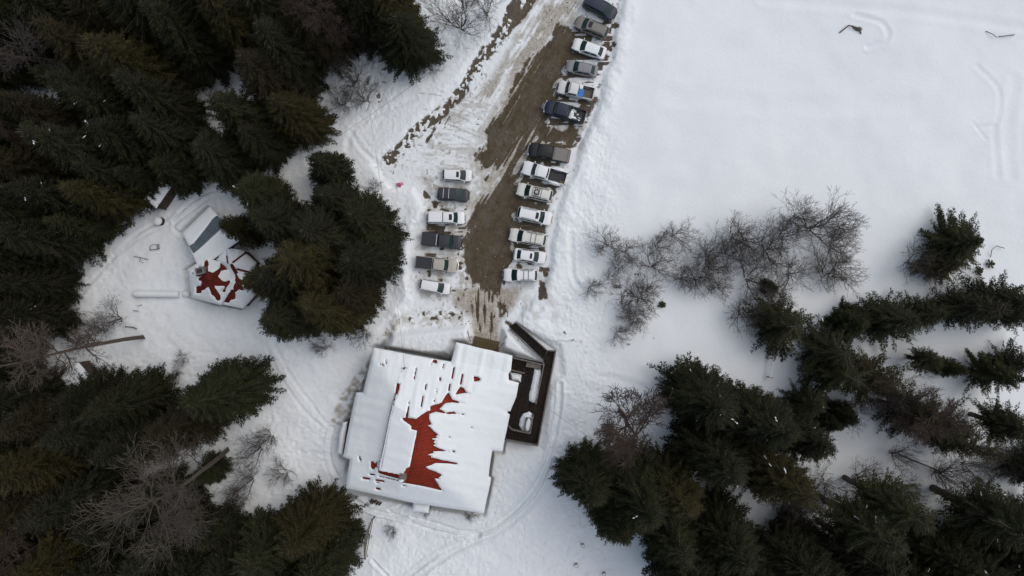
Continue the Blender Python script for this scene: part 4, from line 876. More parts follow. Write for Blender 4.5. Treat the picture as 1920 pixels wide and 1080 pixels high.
    sm = bpy.data.meshes.new(name+'_snow'); sm.from_pydata(q.v, [], q.f); sm.update()
    crown.materials.append(M['needles']); tm.materials.append(M['bark']); sm.materials.append(M['snow'])
    return crown, tm, sm
def segs_mesh(name, A, B, ra, rb, m):
    A = np.array(A); B = np.array(B); ra = np.array(ra); rb = np.array(rb); n = len(A)
    d = B-A; d /= np.linalg.norm(d, axis=1)[:, None]+1e-9; up = np.where(abs(d[:, 2:3]) > .9, [[1.0, 0, 0]], [[0, 0, 1.0]])
    u = np.cross(d, up); u /= np.linalg.norm(u, axis=1)[:, None]; v = np.cross(d, u); VV = []
    for P, r in ((A, ra), (B, rb)):
        for k in range(3): t = 2.0944*k; VV.append(P+(u*math.cos(t)+v*math.sin(t))*r[:, None])
    V = np.stack(VV, 1).reshape(-1, 3); b = np.arange(n)[:, None]*6
    F = np.concatenate([b+np.array([[0,1,4,3]]), b+np.array([[1,2,5,4]]), b+np.array([[2,0,3,5]])])
    me = mesh_np(name, V, F); me.materials.append(m); return me
def bare_mesh(name, seed, h, spread, stems=1, m=None, depth=5, rtw=.012, r0=.12, up=.25, trunk=None, nb=(3,5), wig=.18):
    rg = random.Random(seed); A = []; B = []; ra = []; rb = []
    def seg(a, b, r1, r2): A.append(tuple(a)); B.append(tuple(b)); ra.append(r1); rb.append(r2)
    def grow(p, d, l, r, k):
        n = 3 if k > 1 else 2; q = p
        for i in range(n):
            dd = (d+Vector((rg.gauss(0, wig), rg.gauss(0, wig), rg.gauss(0, wig*.6)+up*.15))).normalized(); e = q+dd*l/n
            r2 = max(rtw*.8, r*(1-.28*(i+1)/n)); seg(q, e, r, r2); q = e; r = r2; d = dd
            if k > 0 and (i > 0 or k < depth):
                for _ in range(rg.randint(1, 2) if i < n-1 else rg.randint(*nb)-1):
                    o = Vector((rg.gauss(0, 1), rg.gauss(0, 1), rg.gauss(0, .8))); o = (o-d*o.dot(d)).normalized()
                    grow(q, (d*rg.uniform(.65, 1.1)+o*rg.uniform(.45, .95)).normalized(), l*rg.uniform(.50, .78), max(rtw, r*.58), k-1)
        if k > 0: grow(q, d, l*.6, max(rtw, r*.8), k-1)
    if trunk is None:
        for s in range(stems):
            az = 6.283*s/stems+rg.uniform(-.5, .5); sp = rg.uniform(.35, 1)*spread
            d = Vector((math.cos(az)*sp, math.sin(az)*sp, h*rg.uniform(.6, 1))).normalized() if stems > 1 else Vector((0,0,1))
            grow(Vector((rg.uniform(-.2,.2), rg.uniform(-.2,.2), -.2)), d, math.hypot(h, sp if stems > 1 else 0)*.42, r0, depth-1 if stems > 1 else depth)
    else:
        P = [Vector(p) for p in spline(trunk, 5)]; n = len(P)
        for i in range(n-1): seg(P[i], P[i+1], r0*(1-.7*i/n), r0*(1-.7*(i+1)/n))
        for i in range(int(n*.35), n):
            for _ in range(1 if (i > n*.6 or i % 2) else 0):
                az = rg.uniform(0, 6.283); d = Vector((math.cos(az), math.sin(az), rg.uniform(.1, .9))).normalized(); grow(P[i], d, spread*.45*rg.uniform(.6, 1), r0*.28, depth-1)
        for _ in range(3): grow(P[-1], Vector((rg.gauss(0,.6), rg.gauss(0,.6), 1)).normalized(), spread*.5, r0*.3, depth-1)
    return segs_mesh(name, A, B, ra, rb, m or M['twig'])
# ================================================================ ASSEMBLY
for pl, to, soft in ((LO, -.5, 6), (H1, -.4, 2), (H2, -.4, 2), (H3, -.4, 2), ([(340,437),(392,387),(452,449),(384,497)], -.4, 2), ([(955,690),(1018,690),(1042,656),(1008,836),(945,826)], -.3, 2), ([(957,616),(967,604),(1042,656),(1018,676)], -.35, 2)): SITES.append((pl, to, soft))
gz = make_ground()
make_lodge(); make_cabins(); make_deck(); make_cars()
# ---- tree prototypes
CON = {}
for i, a in enumerate([dict(h=22, R0=5.0, seed=1, shape=.80), dict(h=22, R0=4.8, seed=2, shape=.68, ragged=.24), dict(h=22, R0=5.0, seed=3, shape=.9), dict(h=22, R0=4.9, seed=4, shape=.75, dens=.9, ragged=.28)]):
    CON['full%d' % i] = (conifer_mesh('dense_conifer', t0=.07, **a), 22, 5.0)
for i, a in enumerate([dict(h=10, R0=3.0, seed=11, shape=.8, size=1.15), dict(h=10, R0=3.0, seed=12, shape=.7, ragged=.3, size=1.2), dict(h=10, R0=3.0, seed=13, shape=.9, ragged=.25, size=1.15)]):
    CON['small%d' % i] = (conifer_mesh('small_conifer', t0=.05, dens=1.0, **a), 10, 3.0)
for i, a in enumerate([dict(h=24, R0=3.7, seed=21, shape=.6, ragged=.35), dict(h=24, R0=3.5, seed=22, shape=.55, ragged=.4), dict(h=24, R0=3.6, seed=23, shape=.65, ragged=.35)]):
    CON['pole%d' % i] = (conifer_mesh('bare_stemmed_conifer', t0=.38, dens=.62, trunk_bare=True, **a), 24, 3.6)
COLS = dict(dark=(.80,.92,.95,1), green=(1.0,1.15,1.0,1), olive=(1.38,1.24,.85,1), brown=(1.12,.98,.88,1), bright=(1.25,1.4,1.0,1))
CN = dict(dark='dark green', green='green', olive='olive green', brown='brownish green', bright='bright green')
tr = random.Random(99); AUTO = []
TEN = ['very near the left edge', 'one tenth across', 'two tenths across', 'three tenths across', 'four tenths across', 'half way across', 'six tenths across', 'seven tenths across', 'eight tenths across', 'nine tenths across', 'very near the right edge']
DWN = ['at the top edge', 'one tenth down', 'two tenths down', 'three tenths down', 'four tenths down', 'half way down', 'six tenths down', 'seven tenths down', 'eight tenths down', 'nine tenths down', 'at the bottom edge']
def auto_labels():
    cells = {}
    for o, kind, col, h, a, b, px, py, sn in AUTO:
        sz = 'small' if h < a else 'tall' if h > b else 'medium'
        key = '%s %s%s %s, %s, %s' % (sz, col, ' snow flecked' if sn else '', kind, TEN[min(10, max(0, round(px/192)))], DWN[min(10, max(0, round(py/108)))])
        cells.setdefault(key, []).append((px, py, o))
    for key, l in cells.items():
        hor = max(p[0] for p in l)-min(p[0] for p in l) >= max(p[1] for p in l)-min(p[1] for p in l)
        l.sort(key=lambda p: p[0] if hor else p[1]); n = len(l)
        W2 = {1: [''], 2: ['left one' if hor else 'upper one', 'right one' if hor else 'lower one'], 3: ['leftmost' if hor else 'uppermost', 'middle one', 'rightmost' if hor else 'lowest']}
        for i, (x, y, o) in enumerate(l):
            w_ = W2[n][i] if n in W2 else ('leftmost' if hor else 'uppermost') if i == 0 else ('rightmost' if hor else 'lowest') if i == n-1 else ['second', 'third', 'fourth', 'fifth'][i-1]+(' from left' if hor else ' from top')
            o['label'] = key+(', '+w_ if w_ else '')
def conifer(px, py, rpx, h, colr='dark', kind=None, label=None, snow=None, base=None):
    h *= .86
    if px > 1500 and py < 860 and px < 1950: rpx *= .88; h *= .90; kind = kind or ('loose' if h > 8 else None)
    kind = kind or ('small' if h < 13 else 'full'); keys = [k for k in CON if k.startswith(kind)]; key = tr.choice(keys)
    (cr, tm, sn), h0, r0 = CON[key]
    tc = .36 if kind != 'pole' else .62; zc = h*tc; 
    Rw = rpx*S*(1-.25*h/H)
    if base: b = W(base[0], base[1], 0)
    else: b = W(px, py, zc)
    g = gz(b.x, b.y); lab = label
    o = empty('conifer', (b.x, b.y, g), tr.uniform(0, 6.28), lab, 'tree', 'conifers of the snowy forest')
    if not label: AUTO.append((o, 'conifer', CN[colr], h, 10, 18, px, py, snow))
    sx = Rw/r0; o.scale = (sx, sx, h/h0)
    for nm, me in (('crown', cr), ('trunk', tm), ('snow_clumps', sn)):
        if nm == 'snow_clumps' and not snow: continue
        q = bpy.data.objects.new(nm, me); C.objects.link(q); q.parent = o
        c = COLS[colr]; j = tr.uniform(.8, 1.2); q.color = (c[0]*j, c[1]*j, c[2]*j, 1)
    return o
for i, a in enumerate([dict(h=14, R0=3.6, seed=61, shape=.8, ragged=.42, dens=.55), dict(h=14, R0=3.6, seed=62, shape=.7, ragged=.6, dens=.5), dict(h=14, R0=3.6, seed=63, shape=.9, ragged=.4, dens=.72)]):
    CON['loose%d' % i] = (conifer_mesh('loose_conifer', t0=.10, **a), 14, 3.6)
# ---- bare trees / shrubs
BA = {'shrub%d' % i: (bare_mesh('shrub', 30+i, 3.2, 3.0, 6, M['twig'], 4, .010, .05, .5, nb=(2,3)), 3.4) for i in range(3)}
BA.update({'bush%d' % i: (bare_mesh('bush', 40+i, 7.0, 5.2, 5, M['twig'], 4, .014, .10, .6, nb=(3,4)), 5.5) for i in range(2)})
BA['red0'] = (bare_mesh('reddish_tree', 50, 17, 3.6, 1, M['redtwig'], 4, .016, .22, .2, trunk=[(0,0,-.5),(0,0,5),(.3,.2,11),(0,.3,17)], nb=(3,5), wig=.25), 4.2)
for k, v in list(BA.items()):      # measured spread
    co = np.empty(len(v[0].vertices)*3, np.float32); v[0].vertices.foreach_get('co', co); co = co.reshape(-1, 3); BA[k] = (v[0], float(np.percentile(np.hypot(co[:, 0], co[:, 1]), 96)), float(co[:, 2].max()))
def bare(px, py, rpx, h, kind='shrub', label=None, cat='shrub', name='bare_shrub'):
    keys = [k for k in BA if k.startswith(kind)]; me, r0, h0 = BA[tr.choice(keys)]
    b = W(px, py, h*.5); lab = label; o = bpy.data.objects.new(name, me); C.objects.link(o); o.location = (b.x, b.y, gz(b.x, b.y)); s = rpx*S/r0*(1-.3*h/H)*(1.12 if kind != 'red' and px > 1050 else .98 if kind != 'red' else 1); o.scale = (s, s, h/h0); o.rotation_euler = (0,0,tr.uniform(0, 6.28))
    if not label: AUTO.append((o, cat, 'leafless', h, 4, 7, px, py, None))
    return tag(o, lab, cat, 'leafless shrubs and trees in the snow')
TREES = [
(-45,120,60,26,'dark'),(-50,330,60,26,'dark'),(-40,430,60,25,'dark'),(-45,560,60,25,'dark'),(-40,690,60,25,'dark'),(-50,850,60,26,'dark'),(-50,1000,60,26,'dark'),(-40,220,56,24,'dark'),(-40,-20,60,26,'dark'),(90,-35,60,26,'dark'),(240,-35,62,26,'dark'),(390,-40,62,26,'dark'),(560,-40,62,25,'dark'),(690,-45,58,23,'dark'),  # this row and next: forest past the frame, added for parallax and darkness
(160,1115,60,25,'dark'),(420,1115,60,23,'dark'),(560,1125,60,22,'dark'),(1340,1120,60,24,'dark'),(1600,1125,60,24,'dark'),(1780,1120,60,24,'dark'),(1960,1000,60,24,'dark'),(1955,880,50,18,'dark'),
# right hand grove
(1312,742,72,20,'dark',None,'dark conifer dotted with snow at the top left tip of the central right clump',1),(1400,785,78,23,'dark',None,None,1),(1437,880,66,24,'olive',None,'yellowish olive conifer at the lower edge of the central right clump',1),(1335,845,72,22,'dark',None,None,1),(1490,810,56,18,'dark',None,None,1),
(1505,752,42,12,'green',None,'small green conifer between the central clump and the leafless red brown tree',1),(1572,775,30,9,'dark',None,None,1),(1545,790,26,8,'dark'),
(1105,890,62,19,'green',None,'green conifer nearest the lodge on the lower right, leftmost of its clump',0),(1190,925,80,25,'green',None,None,1),(1245,905,62,22,'olive'),(1240,975,66,24,'green'),(1270,1040,70,24,'dark'),(1340,985,66,24,'dark'),(1400,1050,66,24,'dark'),(1340,1060,60,22,'brown'),
(1495,1045,66,24,'dark',None,None,1),(1640,985,50,25,'green','pole',None,1,(1525,923)),(1700,965,44,24,'green','pole',None,0,(1580,893)),(1860,950,60,25,'dark','pole',None,1,(1745,913)),(1655,1060,55,25,'dark','pole',None,1,(1530,972)),(1490,1075,50,24,'dark','pole',None,0,(1418,985)),
(1575,1060,56,22,'dark',None,None,1),(1735,1020,50,20,'green'),(1790,1050,70,24,'dark',None,None,1),(1880,1010,66,23,'dark',None,None,1),(1870,1070,60,23,'dark'),(1680,1085,60,22,'dark',None,None,1),(1150,960,50,20,'green'),
(1777,455,62,11,'green','loose','lone green conifer standing in open snow above the right hand grove',0),(1758,500,40,8,'olive','loose','low yellow green conifer at the foot of the lone conifer in open snow',0),(1440,538,17,4,'green',None,'tiny green conifer in the middle of the leafless thicket',0),
(1458,612,52,10,'green','loose','loose green conifer at the left tip of the right hand grove below the leafless thicket',0),(1545,655,56,14,'dark',None,None,1),(1585,605,40,10,'green'),(1655,600,60,14,'dark',None,None,1),(1720,590,42,12,'green'),(1800,575,58,17,'dark'),(1865,565,60,17,'dark'),(1905,590,40,15,'dark'),
(1560,700,56,15,'green',None,None,1),(1615,700,56,16,'olive',None,None,1),(1735,675,32,9,'green','pole'),(1775,690,24,8,'green','small'),(1850,700,42,13,'green',None,None,1),(1895,680,44,13,'dark'),(1870,805,44,15,'green','pole',None,0,(1815,775)),
(1700,770,56,17,'brown'),(1750,790,50,18,'green',None,None,1),(1790,830,42,18,'olive'),
# big clump beside the cabin
(530,522,54,22,'olive',None,'olive conifer overhanging the hexagonal cabin on its right side',0),(548,425,64,22,'dark',None,None,0),(500,372,50,18,'green',None,'snow speckled conifer at the top left of the big clump beside the cabin',1),(620,445,70,23,'dark'),(692,415,60,17,'green'),(600,490,74,26,'olive'),(690,490,62,20,'dark'),(616,575,68,22,'olive'),(555,590,60,18,'green'),(670,550,54,17,'brown'),(560,520,60,24,'dark'),(640,380,48,16,'dark'),(462,430,33,14,'olive'),(715,455,40,14,'green'),
(617,318,42,14,'dark',None,'round dark conifer with snow specks between the big clump and the road',1),
# upper left forest
(745,35,66,22,'olive',None,'big olive conifer beside the road at the top, left of the leafless tree',0),(765,85,58,18,'dark'),(700,40,58,22,'dark'),(560,225,58,18,'olive',None,'olive conifer at the right end of the upper left forest above the big clump',0),(518,160,66,22,'brown'),(545,110,64,24,'dark'),(450,60,66,26,'olive',None,'large mossy olive conifer at the top of the upper left forest',0),(600,70,58,24,'brown'),(640,30,56,24,'brown'),(520,30,62,25,'dark'),
(430,300,58,16,'dark'),(470,230,58,20,'green'),(500,270,48,16,'dark'),(372,85,56,25,'dark'),(310,50,66,26,'dark'),(235,60,62,25,'brown'),(150,55,66,26,'dark'),(70,40,60,26,'green'),(15,70,48,25,'dark'),(10,15,60,25,'dark'),(200,120,62,24,'brown'),(280,140,66,24,'olive'),(322,198,54,22,'dark'),(160,175,44,18,'green','small'),
(215,205,62,23,'dark'),(260,270,60,20,'dark',None,None,1),(330,255,56,18,'dark'),(340,320,46,14,'green',None,'dark conifer over the small shed near the round stump',0),(180,290,62,24,'dark',None,None,1),(110,230,58,24,'brown'),(45,228,56,25,'green'),(20,290,60,24,'dark'),(80,320,62,24,'brown',None,None,1),(140,370,60,22,'dark',None,None,1),(210,370,54,18,'olive'),(278,338,32,14,'dark'),(230,330,52,18,'dark'),(60,400,62,24,'dark'),(15,380,58,24,'brown'),(100,450,58,21,'dark'),(165,430,44,15,'green'),(30,480,58,23,'dark'),(25,540,56,22,'dark'),(85,530,46,18,'dark'),(70,590,50,20,'dark',None,None,1),(105,605,28,12,'dark',None,None,1),(20,600,50,22,'brown'),(12,660,46,22,'dark'),(410,30,56,26,'dark'),(120,525,22,7,'green'),(240,220,50,22,'dark',None,'dark conifer carrying the largest white snow clumps of the upper left forest',1),
# lower left forest
(430,735,74,21,'green',None,'round green conifer alone left of the vehicle track, above the tall leafless tree',0),(365,790,58,22,'brown'),(255,745,60,20,'green'),(190,740,50,18,'dark'),(200,800,64,22,'dark'),(120,775,58,23,'brown'),(55,740,54,22,'dark'),(270,820,56,22,'dark'),(120,850,62,24,'olive'),(40,830,62,25,'dark',None,None,1),(20,910,60,25,'dark',None,None,1),(90,940,62,25,'brown'),(170,920,60,24,'dark'),(50,1000,62,25,'dark'),(130,1030,64,25,'olive'),(20,1065,60,25,'dark'),(210,1060,60,24,'dark'),(240,960,60,19,'dark'),(310,1020,58,18,'dark'),(300,930,52,17,'dark'),(380,1060,60,20,'dark'),(350,960,44,14,'dark'),(415,990,44,13,'dark'),(400,880,30,10,'green'),(290,1075,50,22,'dark'),
(455,1040,56,18,'dark'),(520,1010,66,20,'green'),(590,975,66,20,'olive',None,'olive conifer whose tip reaches toward the plank fence left of the lodge',0),(610,1045,62,20,'green',None,None,1),(545,1070,60,21,'dark',None,None,1),(480,1080,56,22,'dark'),(640,1010,40,13,'green',None,None,1),
]
for t in TREES:
    t = list(t)+[None]*(9-len(t)); conifer(*t[:6], t[6], t[7], t[8])
SHR = [(1280,520,30,4,'shrub'),(1235,460,30,4,'shrub'),(1180,470,30,4,'shrub'),(1330,470,34,5,'shrub'),(1380,440,36,6,'bush'),(1480,440,46,7,'bush'),(1590,420,34,6,'shrub'),(1580,500,40,5,'shrub'),(1425,610,34,4,'shrub'),(1215,545,30,4,'shrub'),(1830,880,40,7,'bush'),(1650,930,44,6,'bush'),(1140,460,34,4,'shrub','round leafless shrub leftmost of the shrubs on the open snow field'),(1270,440,36,4,'shrub','flat leafless shrub standing apart above the left thicket'),(1225,497,50,5,'bush','widest leafless bush of the left thicket'),(1195,560,44,4,'shrub'),(1108,538,24,3,'shrub','small leafless shrub nearest the end of the parked cars'),(1200,592,34,4,'shrub'),(1158,625,24,3,'shrub','small leafless shrub at the bottom tip of the left thicket'),(1160,500,22,2.5,'shrub'),(1145,520,20,2,'shrub'),
(1335,500,50,6,'bush','leafless bush at the left end of the big thicket'),(1310,520,34,4,'shrub'),(1410,450,50,7,'bush'),(1450,470,56,7,'bush'),(1545,425,66,9,'bush','broadest leafless tree at the top of the big thicket'),(1500,405,36,6,'shrub'),(1410,520,56,6,'bush'),(1370,480,36,4,'shrub'),(1560,515,50,5,'shrub'),(1490,510,46,5,'bush'),(1395,585,36,4,'shrub'),(1450,570,44,5,'bush'),(1575,460,40,6,'shrub'),(1350,540,30,3,'shrub'),
(1718,490,46,6,'bush','grey leafless bush leaning against the lone conifer'),(1690,860,30,6,'shrub'),(1620,905,44,5,'shrub'),(1700,912,40,5,'shrub'),(1560,915,46,6,'shrub'),(1490,925,50,7,'bush'),(1470,980,36,6,'shrub'),(1605,760,36,7,'bush'),(1640,735,46,10,'bush'),(1690,740,52,12,'bush'),(1580,1010,40,6,'shrub'),(1785,900,50,7,'shrub'),(1900,850,36,7,'shrub'),
(862,30,66,9,'bush','wide leafless tree at the top edge between forest and road'),(910,5,46,8,'bush'),(655,140,46,8,'bush'),(680,180,36,5,'shrub'),(640,190,30,4,'shrub'),(690,95,30,6,'shrub'),(205,600,40,7,'bush'),(180,620,30,4,'shrub'),(150,635,30,6,'bush'),(475,850,42,7,'bush'),(530,890,34,4,'shrub','leafless shrub at the edge of the trodden snow right of the tall leafless tree'),(500,820,30,5,'shrub'),(460,910,40,7,'bush'),(605,655,26,4,'shrub','leafless shrub below the big conifer clump, left one of two'),(678,625,28,5,'shrub','leafless shrub below the big conifer clump, nearer the lodge'),(735,992,18,3,'shrub','small leafless bush below the lodge beside the plank fence'),
(885,970,16,2,'shrub','low twigs under the lower right corner of the lodge roof'),(797,958,12,1.5,'shrub'),(340,670,20,2.5,'shrub','thin leafless sapling in the snow above the round green conifer'),(330,700,20,2.5,'shrub'),(130,115,30,6,'shrub'),(95,690,36,7,'bush'),(430,930,30,6,'shrub'),(800,120,30,1.5,'shrub'),(1190,600,26,3,'shrub'),(700,350,18,2,'shrub'),(410,425,18,1.5,'shrub')]
for s in SHR: bare(*s[:5], s[5] if len(s) > 5 else None)
for (px, py, r, h, lb) in ((1182,792,68,19,'dense reddish brown leafless tree between the lodge deck and the right hand conifers'),(1700,765,50,15,'reddish brown leafless tree among the conifers of the right hand grove'),(620,60,44,20,'reddish leafless tree inside the upper left forest near the top'),(110,1000,44,20,'reddish leafless tree inside the lower left forest near the corner'),(60,240,40,20,'reddish leafless tree inside the forest at the left edge')):
    bare(px, py, r, h, 'red', lb, 'tree', 'bare_tree')
# tall leafless tree, lower left, and leaning dead trunk
def special(name, label, pts, r0, spread, seed, m, depth, nb):
    P = [W(a, b, z) for a, b, z in pts]; o = P[0]; me = bare_mesh(name, seed, 10, spread, 1, m, depth, .018, r0, .15, trunk=[tuple(p-o) for p in P], nb=nb, wig=.2)
    q = bpy.data.objects.new(name, me); C.objects.link(q); q.location = o; tag(q, label, 'tree')
special('bare_tree', 'tall pale leafless tree with a curved trunk arching over the lower left forest', [(432,838,-.5),(405,862,5),(375,885,10),(340,912,15),(310,930,19),(285,938,22)], .38, 8.6, 60, M['paletwig'], 4, (3,4))
special('dead_trunk', 'thick leaning dead trunk with short twigs above the round green conifer', [(277,632,-.3),(235,637,4),(190,645,8.5),(140,655,13),(90,667,18),(40,680,22)], .38, 5.5, 61, M['bark'], 4, (2,3))
special('bare_tree', 'slanting bare stem with thin twigs near the left edge at the top', [(128,139,-.3),(105,128,5),(80,116,10),(55,106,14)], .17, 5, 62, M['twig'], 4, (2,3))
special('bare_tree', 'reddish fan of bare twigs beneath the yellowish olive conifer', [(1518,965,-.3),(1500,950,1),(1480,930,3)], .08, 6, 63, M['redtwig'], 4, (3,4))
auto_labels()
# ---- small things
def cyl_snow(px, py, r, h, label, cat, name):
    g = W(px, py); z = gz(g.x, g.y); t = empty(name, (g.x, g.y, z-.1), 0, label, cat)
    q = MB(); q.tube([(0,0,-.2), (0,0,h)], r, 14); q.build('stave', M['darkwood'], t); q = MB(); q.blob((0,0,h+.02), (r*1.04, r*1.04, .26), 3, 16, 8, .03); q.build('snow_cap', M['snow'], t, True)
cyl_snow(305, 416, .60, .95, 'round tub topped with snow in the clearing left of the shed', 'tub', 'round_tub')
# snow covered trough / log
a = W(257, 551); b = W(341, 552); t = empty('log_bench', ((a.x+b.x)/2, (a.y+b.y)/2, gz(a.x+3, a.y)), math.atan2(b.y-a.y, b.x-a.x), 'long straight log buried under snow left of the hexagonal cabin', 'log'); L = (b-a).length
q = MB(); q.tube([(-L/2,0,.2), (L/2,0,.2)], .40, 12); q.build('log', M['darkwood'], t)
q = MB(); n = 14; pts = [(-L/2-.1+ (L+.15)*k/n, 0, .42) for k in range(n+1)]; q.tube(pts, [.30]+[.50]*(n-1)+[.44], 14); o = q.build('snow_cap', M['snow'], t, True)
c = W(352, 551); q = MB(); q.blob((c.x, c.y, gz(c.x, c.y)+.1), (.62,.55,.45), 9, 14, 8, .08); o = q.build('snow_mound', M['snow'], None, True); tag(o, 'round snow mound between the buried log and the hexagonal cabin', 'snow mound')
# bench frame in the clearing
c = W(295, 464); t = empty('garden_chair', (c.x, c.y, gz(c.x, c.y)-.25), math.radians(4), 'slatted chair half buried in snow in the clearing left of the cabin', 'chair')
q = MB(); q.bar((-.7,-.35,.55), (.75,-.30,.55), .09, .06); q.build('arm_rail', M['weathered'], t)
q = MB()
for k in range(5): q.bar((.35+.0*k, -.25+.14*k, .6), (.75, -.22+.14*k, .6), .07, .04)
q.build('seat', M['weathered'], t); q = MB(); q.tube(spline([(-.65,-.3,.5),(-.6,.1,.55),(-.3,.32,.6),(.1,.35,.6),(.4,.3,.6)], 4), .04, 5); q.build('backrest', M['weathered'], t)
def sticks(px, py, segs, r, label, cat='branch', name='fallen_branch'):
    c = W(px, py); z = gz(c.x, c.y)+.08; q = MB()
    for s in segs: q.tube([(W(*p, 0)-c)+Vector((0,0,hh)) for p, hh in s], r, 5)
    o = q.build(name, M['twig'], None); o.location = (c.x, c.y, z); tag(o, label, cat)
sticks(270,484,[[((256,481),.1),((272,484),.25),((283,487),.1)],[((270,484),.2),((268,490),.3),((274,493),.1)]], .045, 'thin crossed sticks on the snow left of the cabin')
sticks(265,580,[[((254,582),.1),((266,583),.3)],[((263,574),.1),((272,571),.3)]], .045, 'two short sticks poking from the snow below the buried log')
sticks(1598,56,[[((1588,50),.1),((1596,54),.35),((1608,59),.2)],[((1572,63),.0),((1588,50),.2)],[((1606,57),.2),((1612,65),.0)]], .09, 'dark driftwood piece lying in the open snow field at the top')
sticks(1880,72,[[((1868,71),.1),((1883,70),.3),((1898,67),.1)]], .06, 'dark stick in the open snow field near the top right corner')
sticks(1860,64,[[((1845,60),.0),((1856,68),.3),((1864,72),.1)]], .05, 'small twig left of the dark stick near the top right corner')
sticks(1855,470,[[((1852,482),.0),((1850,470),.4),((1858,462),.5),((1875,466),.3)]], .05, 'bent twig arching from the snow right of the lone conifer')
sticks(1715,55+805,[[((1680,850),.1),((1710,862),.4),((1745,876),.6),((1765,884),.8)]], .09, 'thin slanting pole standing between the lower right conifers')
sticks(257,611,[[((240,612),.0),((256,613),.2),((262,616),.0)]], .07, 'short dark stick beside the thick leaning dead trunk')
sticks(722,40,[[((712,42),.1),((730,36),.4)]], .05, 'broken stick at the forest edge near the top')
for px, py, lb in ((1850,495,'tiny fir sapling in open snow right of the lone conifer, lighter one'),(1829,507,'tiny fir sapling in open snow right of the lone conifer, darker one'),(1240,571,'tiny dark sapling in the snow right of the left thicket')):
    c = W(px, py); z = gz(c.x, c.y); t = empty('sapling', (c.x, c.y, z), tr.uniform(0,6), lb, 'sapling'); q = MB(); q2 = MB(); q2.tube([(0,0,-.2),(0,0,.8)], .03, 5)
    for lv in (.25, .5):
        for k in range(6):
            a_ = 6.283*k/6+lv*2; l_ = (.75-lv*.7)*tr.uniform(.8,1.3); d_ = Vector((math.cos(a_), math.sin(a_), .1)); q.bar(Vector((0,0,lv)), Vector((0,0,lv))+d_*l_, .12, .03)
            for f_ in (.4, .7):
                for sg in (-1,1): b_ = a_+sg*.8; p_ = Vector((0,0,lv))+d_*l_*f_; q.bar(p_, p_+Vector((math.cos(b_), math.sin(b_), 0))*l_*.35, .08, .02)
    q.build('crown', M['needles'], t).color = (1.3,1.3,1.1,1); q2.build('trunk', M['bark'], t)
for px, py, lb in ((1092,1020,'uppermost of the three snow capped posts in the snow below the right clump'),(1080,1058,'leftmost of the three snow capped posts in the snow'),(1132,1074,'rightmost of the three snow capped posts at the bottom edge')):
    c = W(px, py); z = gz(c.x, c.y); t = empty('post', (c.x, c.y, z), 0, lb, 'post'); q = MB(); q.tube([(0,0,-.3),(0,0,.5)], .24, 12); q.build('pole', M['weathered'], t); q = MB(); q.blob((-.03,.04,.5), (.22,.22,.14), 1, 12, 6, .05); q.build('snow_cap', M['snow'], t, True)
# H shaped rack
a = W(1441, 670); b = W(1436, 705); z = gz(a.x, a.y); t = empty('hitching_rail', (0,0,z), 0, 'narrow snow topped rail between two posts in the snow of the right hand side', 'rail')
q = MB(); q.bar((a.x,a.y,1.0), (b.x,b.y,1.0), .12, .12); q.build('beam', M['weathered'], t); q = MB(); q.bar((a.x,a.y,1.09), (b.x,b.y,1.09), .16, .08); q.build('snow_cap', M['snow'], t)
for p in (a, b):
    q = MB(); q.bar((p.x-.45,p.y+.1,.95), (p.x+.45,p.y-.08,.95), .10, .10); q.build('cross_arm', M['weathered'], t); q = MB(); q.box((p.x,p.y,.35), (.14,.14,1.1)); q.build('post', M['weathered'], t)
# plank fence
a = W(701, 970, 1.2); b = W(687, 1046, 1.2); z = gz(a.x, a.y); t = empty('plank_fence', (0,0,z), 0, 'weathered plank fence with snow on its edge below the lodge', 'fence'); d = (b-a).normalized(); n = Vector((-d.y, d.x, 0)); L = (b-a).length
for k in range(12):
    p = a.lerp(b, (k+.5)/12); q = MB(); wv = .12+.30*math.sin(math.pi*(k+.5)/12); q.bar(p-d*L/25+n*-wv, p+d*L/25+n*-wv, .5*wv*2, .06); 
    q.build('plank', M['weathered'], t)
q = MB(); q.bar(a+Vector((0,0,-.1)), b+Vector((0,0,-.1)), .10, .14); q.build('rail', M['darkwood'], t)
for f in (.02, .5, .98): p = a.lerp(b, f); q = MB(); q.box((p.x,p.y,.45), (.14,.14,1.5)); q.build('post', M['darkwood'], t)
q = MB(); q.bar(a+n*.12+Vector((0,0,.05)), b+n*.10+Vector((0,0,.05)), .10, .08); q.build('snow_cap', M['snow'], t)
# firewood row against the lodge
for k, (px, py) in enumerate(((699,936),(702,939),(706,938),(710,941),(715,942))):
    c = W(px, py); q = MB(); q.tube([(c.x-.2,c.y-.15,gz(c.x,c.y)+.2), (c.x+.15,c.y+.3,gz(c.x,c.y)+.55)], .15, 7); o = q.build('firewood', M['bark'], None); tag(o, ('leftmost','second from left','middle','second from right','rightmost')[k]+' log of the firewood row below the lodge', 'firewood', 'firewood by the lodge eave')
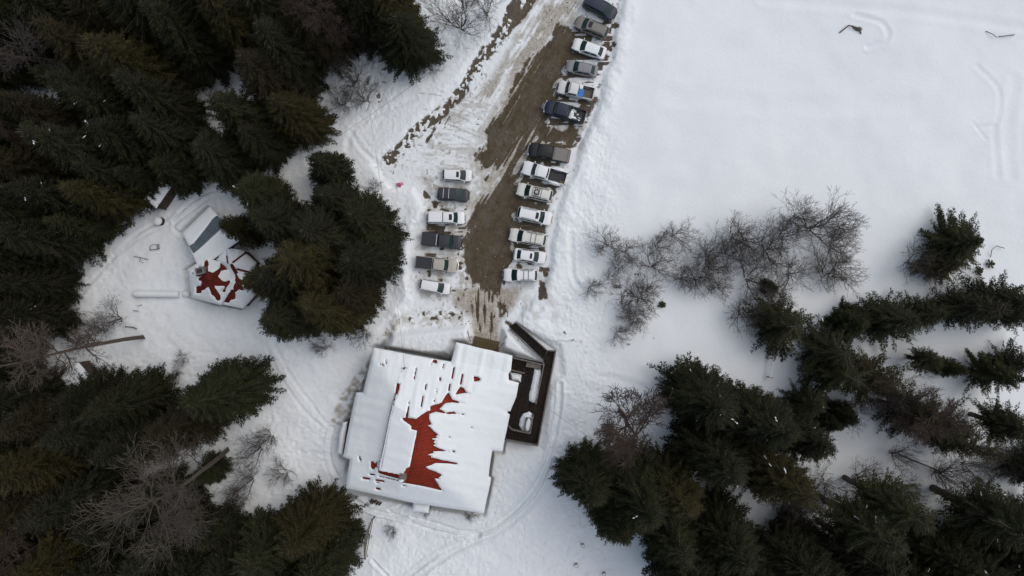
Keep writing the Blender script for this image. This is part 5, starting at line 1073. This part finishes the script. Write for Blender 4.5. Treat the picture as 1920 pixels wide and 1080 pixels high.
# pink tarp
c = W(751, 348); z = gz(c.x, c.y)+.04; t = empty('pink_tarp', (c.x, c.y, z), 0, 'pink folded sheet on the trodden snow left of the white hatchback', 'sheet')
def wp(px, py, h): v = W(px, py)-c; return (v.x, v.y, h)
q = MB(); P = [wp(743.5,344,.05), wp(749,343,.12), wp(752.5,347.5,.42), wp(750,355.5,.05), wp(744,350,.05)]; q.add(P+[(x,y,-.05) for x,y,_ in P], [(0,1,2,3,4)]+[(i,(i+1)%5,5+(i+1)%5,5+i) for i in range(5)]); q.build('left_panel', M['pink'], t)
q = MB(); P = [wp(749,343,.12), wp(753.5,341.5,.1), wp(758,345.5,.06), wp(752.5,347.5,.42)]; q.add(P+[(x,y,-.05) for x,y,_ in P], [(0,1,2,3)]+[(i,(i+1)%4,4+(i+1)%4,4+i) for i in range(4)]); q.build('right_panel', simple('light_pink', (.60,.20,.29), .7), t)
# door mat / steps in front of the lodge: straw coloured boards
t = empty('boot_mat', W(911, 646, .1), math.radians(-13), 'brown straw covered platform at the lodge entrance', 'platform'); q = MB()
for k in range(9): q.box((0, -.85+.2*k, .12+.003*(k%3)), (3.7-.04*(k%4), .18, .10))
q.build('boards', simple('straw_boards', (.10,.075,.035), .95, var=.55, scale=9, bump=.6), t)
# porch railings half buried
for p, lb in (((877,621),(882,641),'thin handrail left of the lodge entrance'), ((946,643),(936,655),'thin handrail right of the lodge entrance')) if False else [(((877,621),(882,641)),'thin handrail left of the lodge entrance'),(((945,643),(934,656)),'thin handrail right of the lodge entrance')]:
    a = W(*p[0], 1.3); b = W(*p[1], 1.3); q = MB(); q.tube([a,b], .05, 6)
    o = q.build('handrail', M['trim'], None)
    tag(o, lb, 'handrail')
    q = MB()
    for f in (.02,.98): v = a.lerp(b, f); q.tube([(v.x,v.y,-.2),(v.x,v.y,1.3)], .04, 6)
    q.build('post', M['trim'], o)
# overhead wires
def wire(A, B, sag, lb):
    pts = []
    for k in range(25): f = k/24; p = A.lerp(B, f); p.z -= sag*4*f*(1-f); pts.append(p)
    q = MB(); q.tube(pts, .016, 5); o = q.build('overhead_wire', M['wire'], None); tag(o, lb, 'wire', 'overhead wires')
m0 = W(758.5, 690, 6.0); wire(m0, W(738, 520, 7.0), .3, 'thin cable running up from the mast on the lodge roof'); wire(W(738, 520, 7.0), W(693, 215, 7.5), .6, 'thin cable crossing the snow left of the parked cars'); 
wire(W(1030, 768, 2.2), W(1120, 830, 5), .2, 'thin cable running from the deck railing to the right hand conifers'); wire(W(640, 252, 6), W(830, 118, 6), .4, 'thin cable slanting across the snow at the upper forest edge')
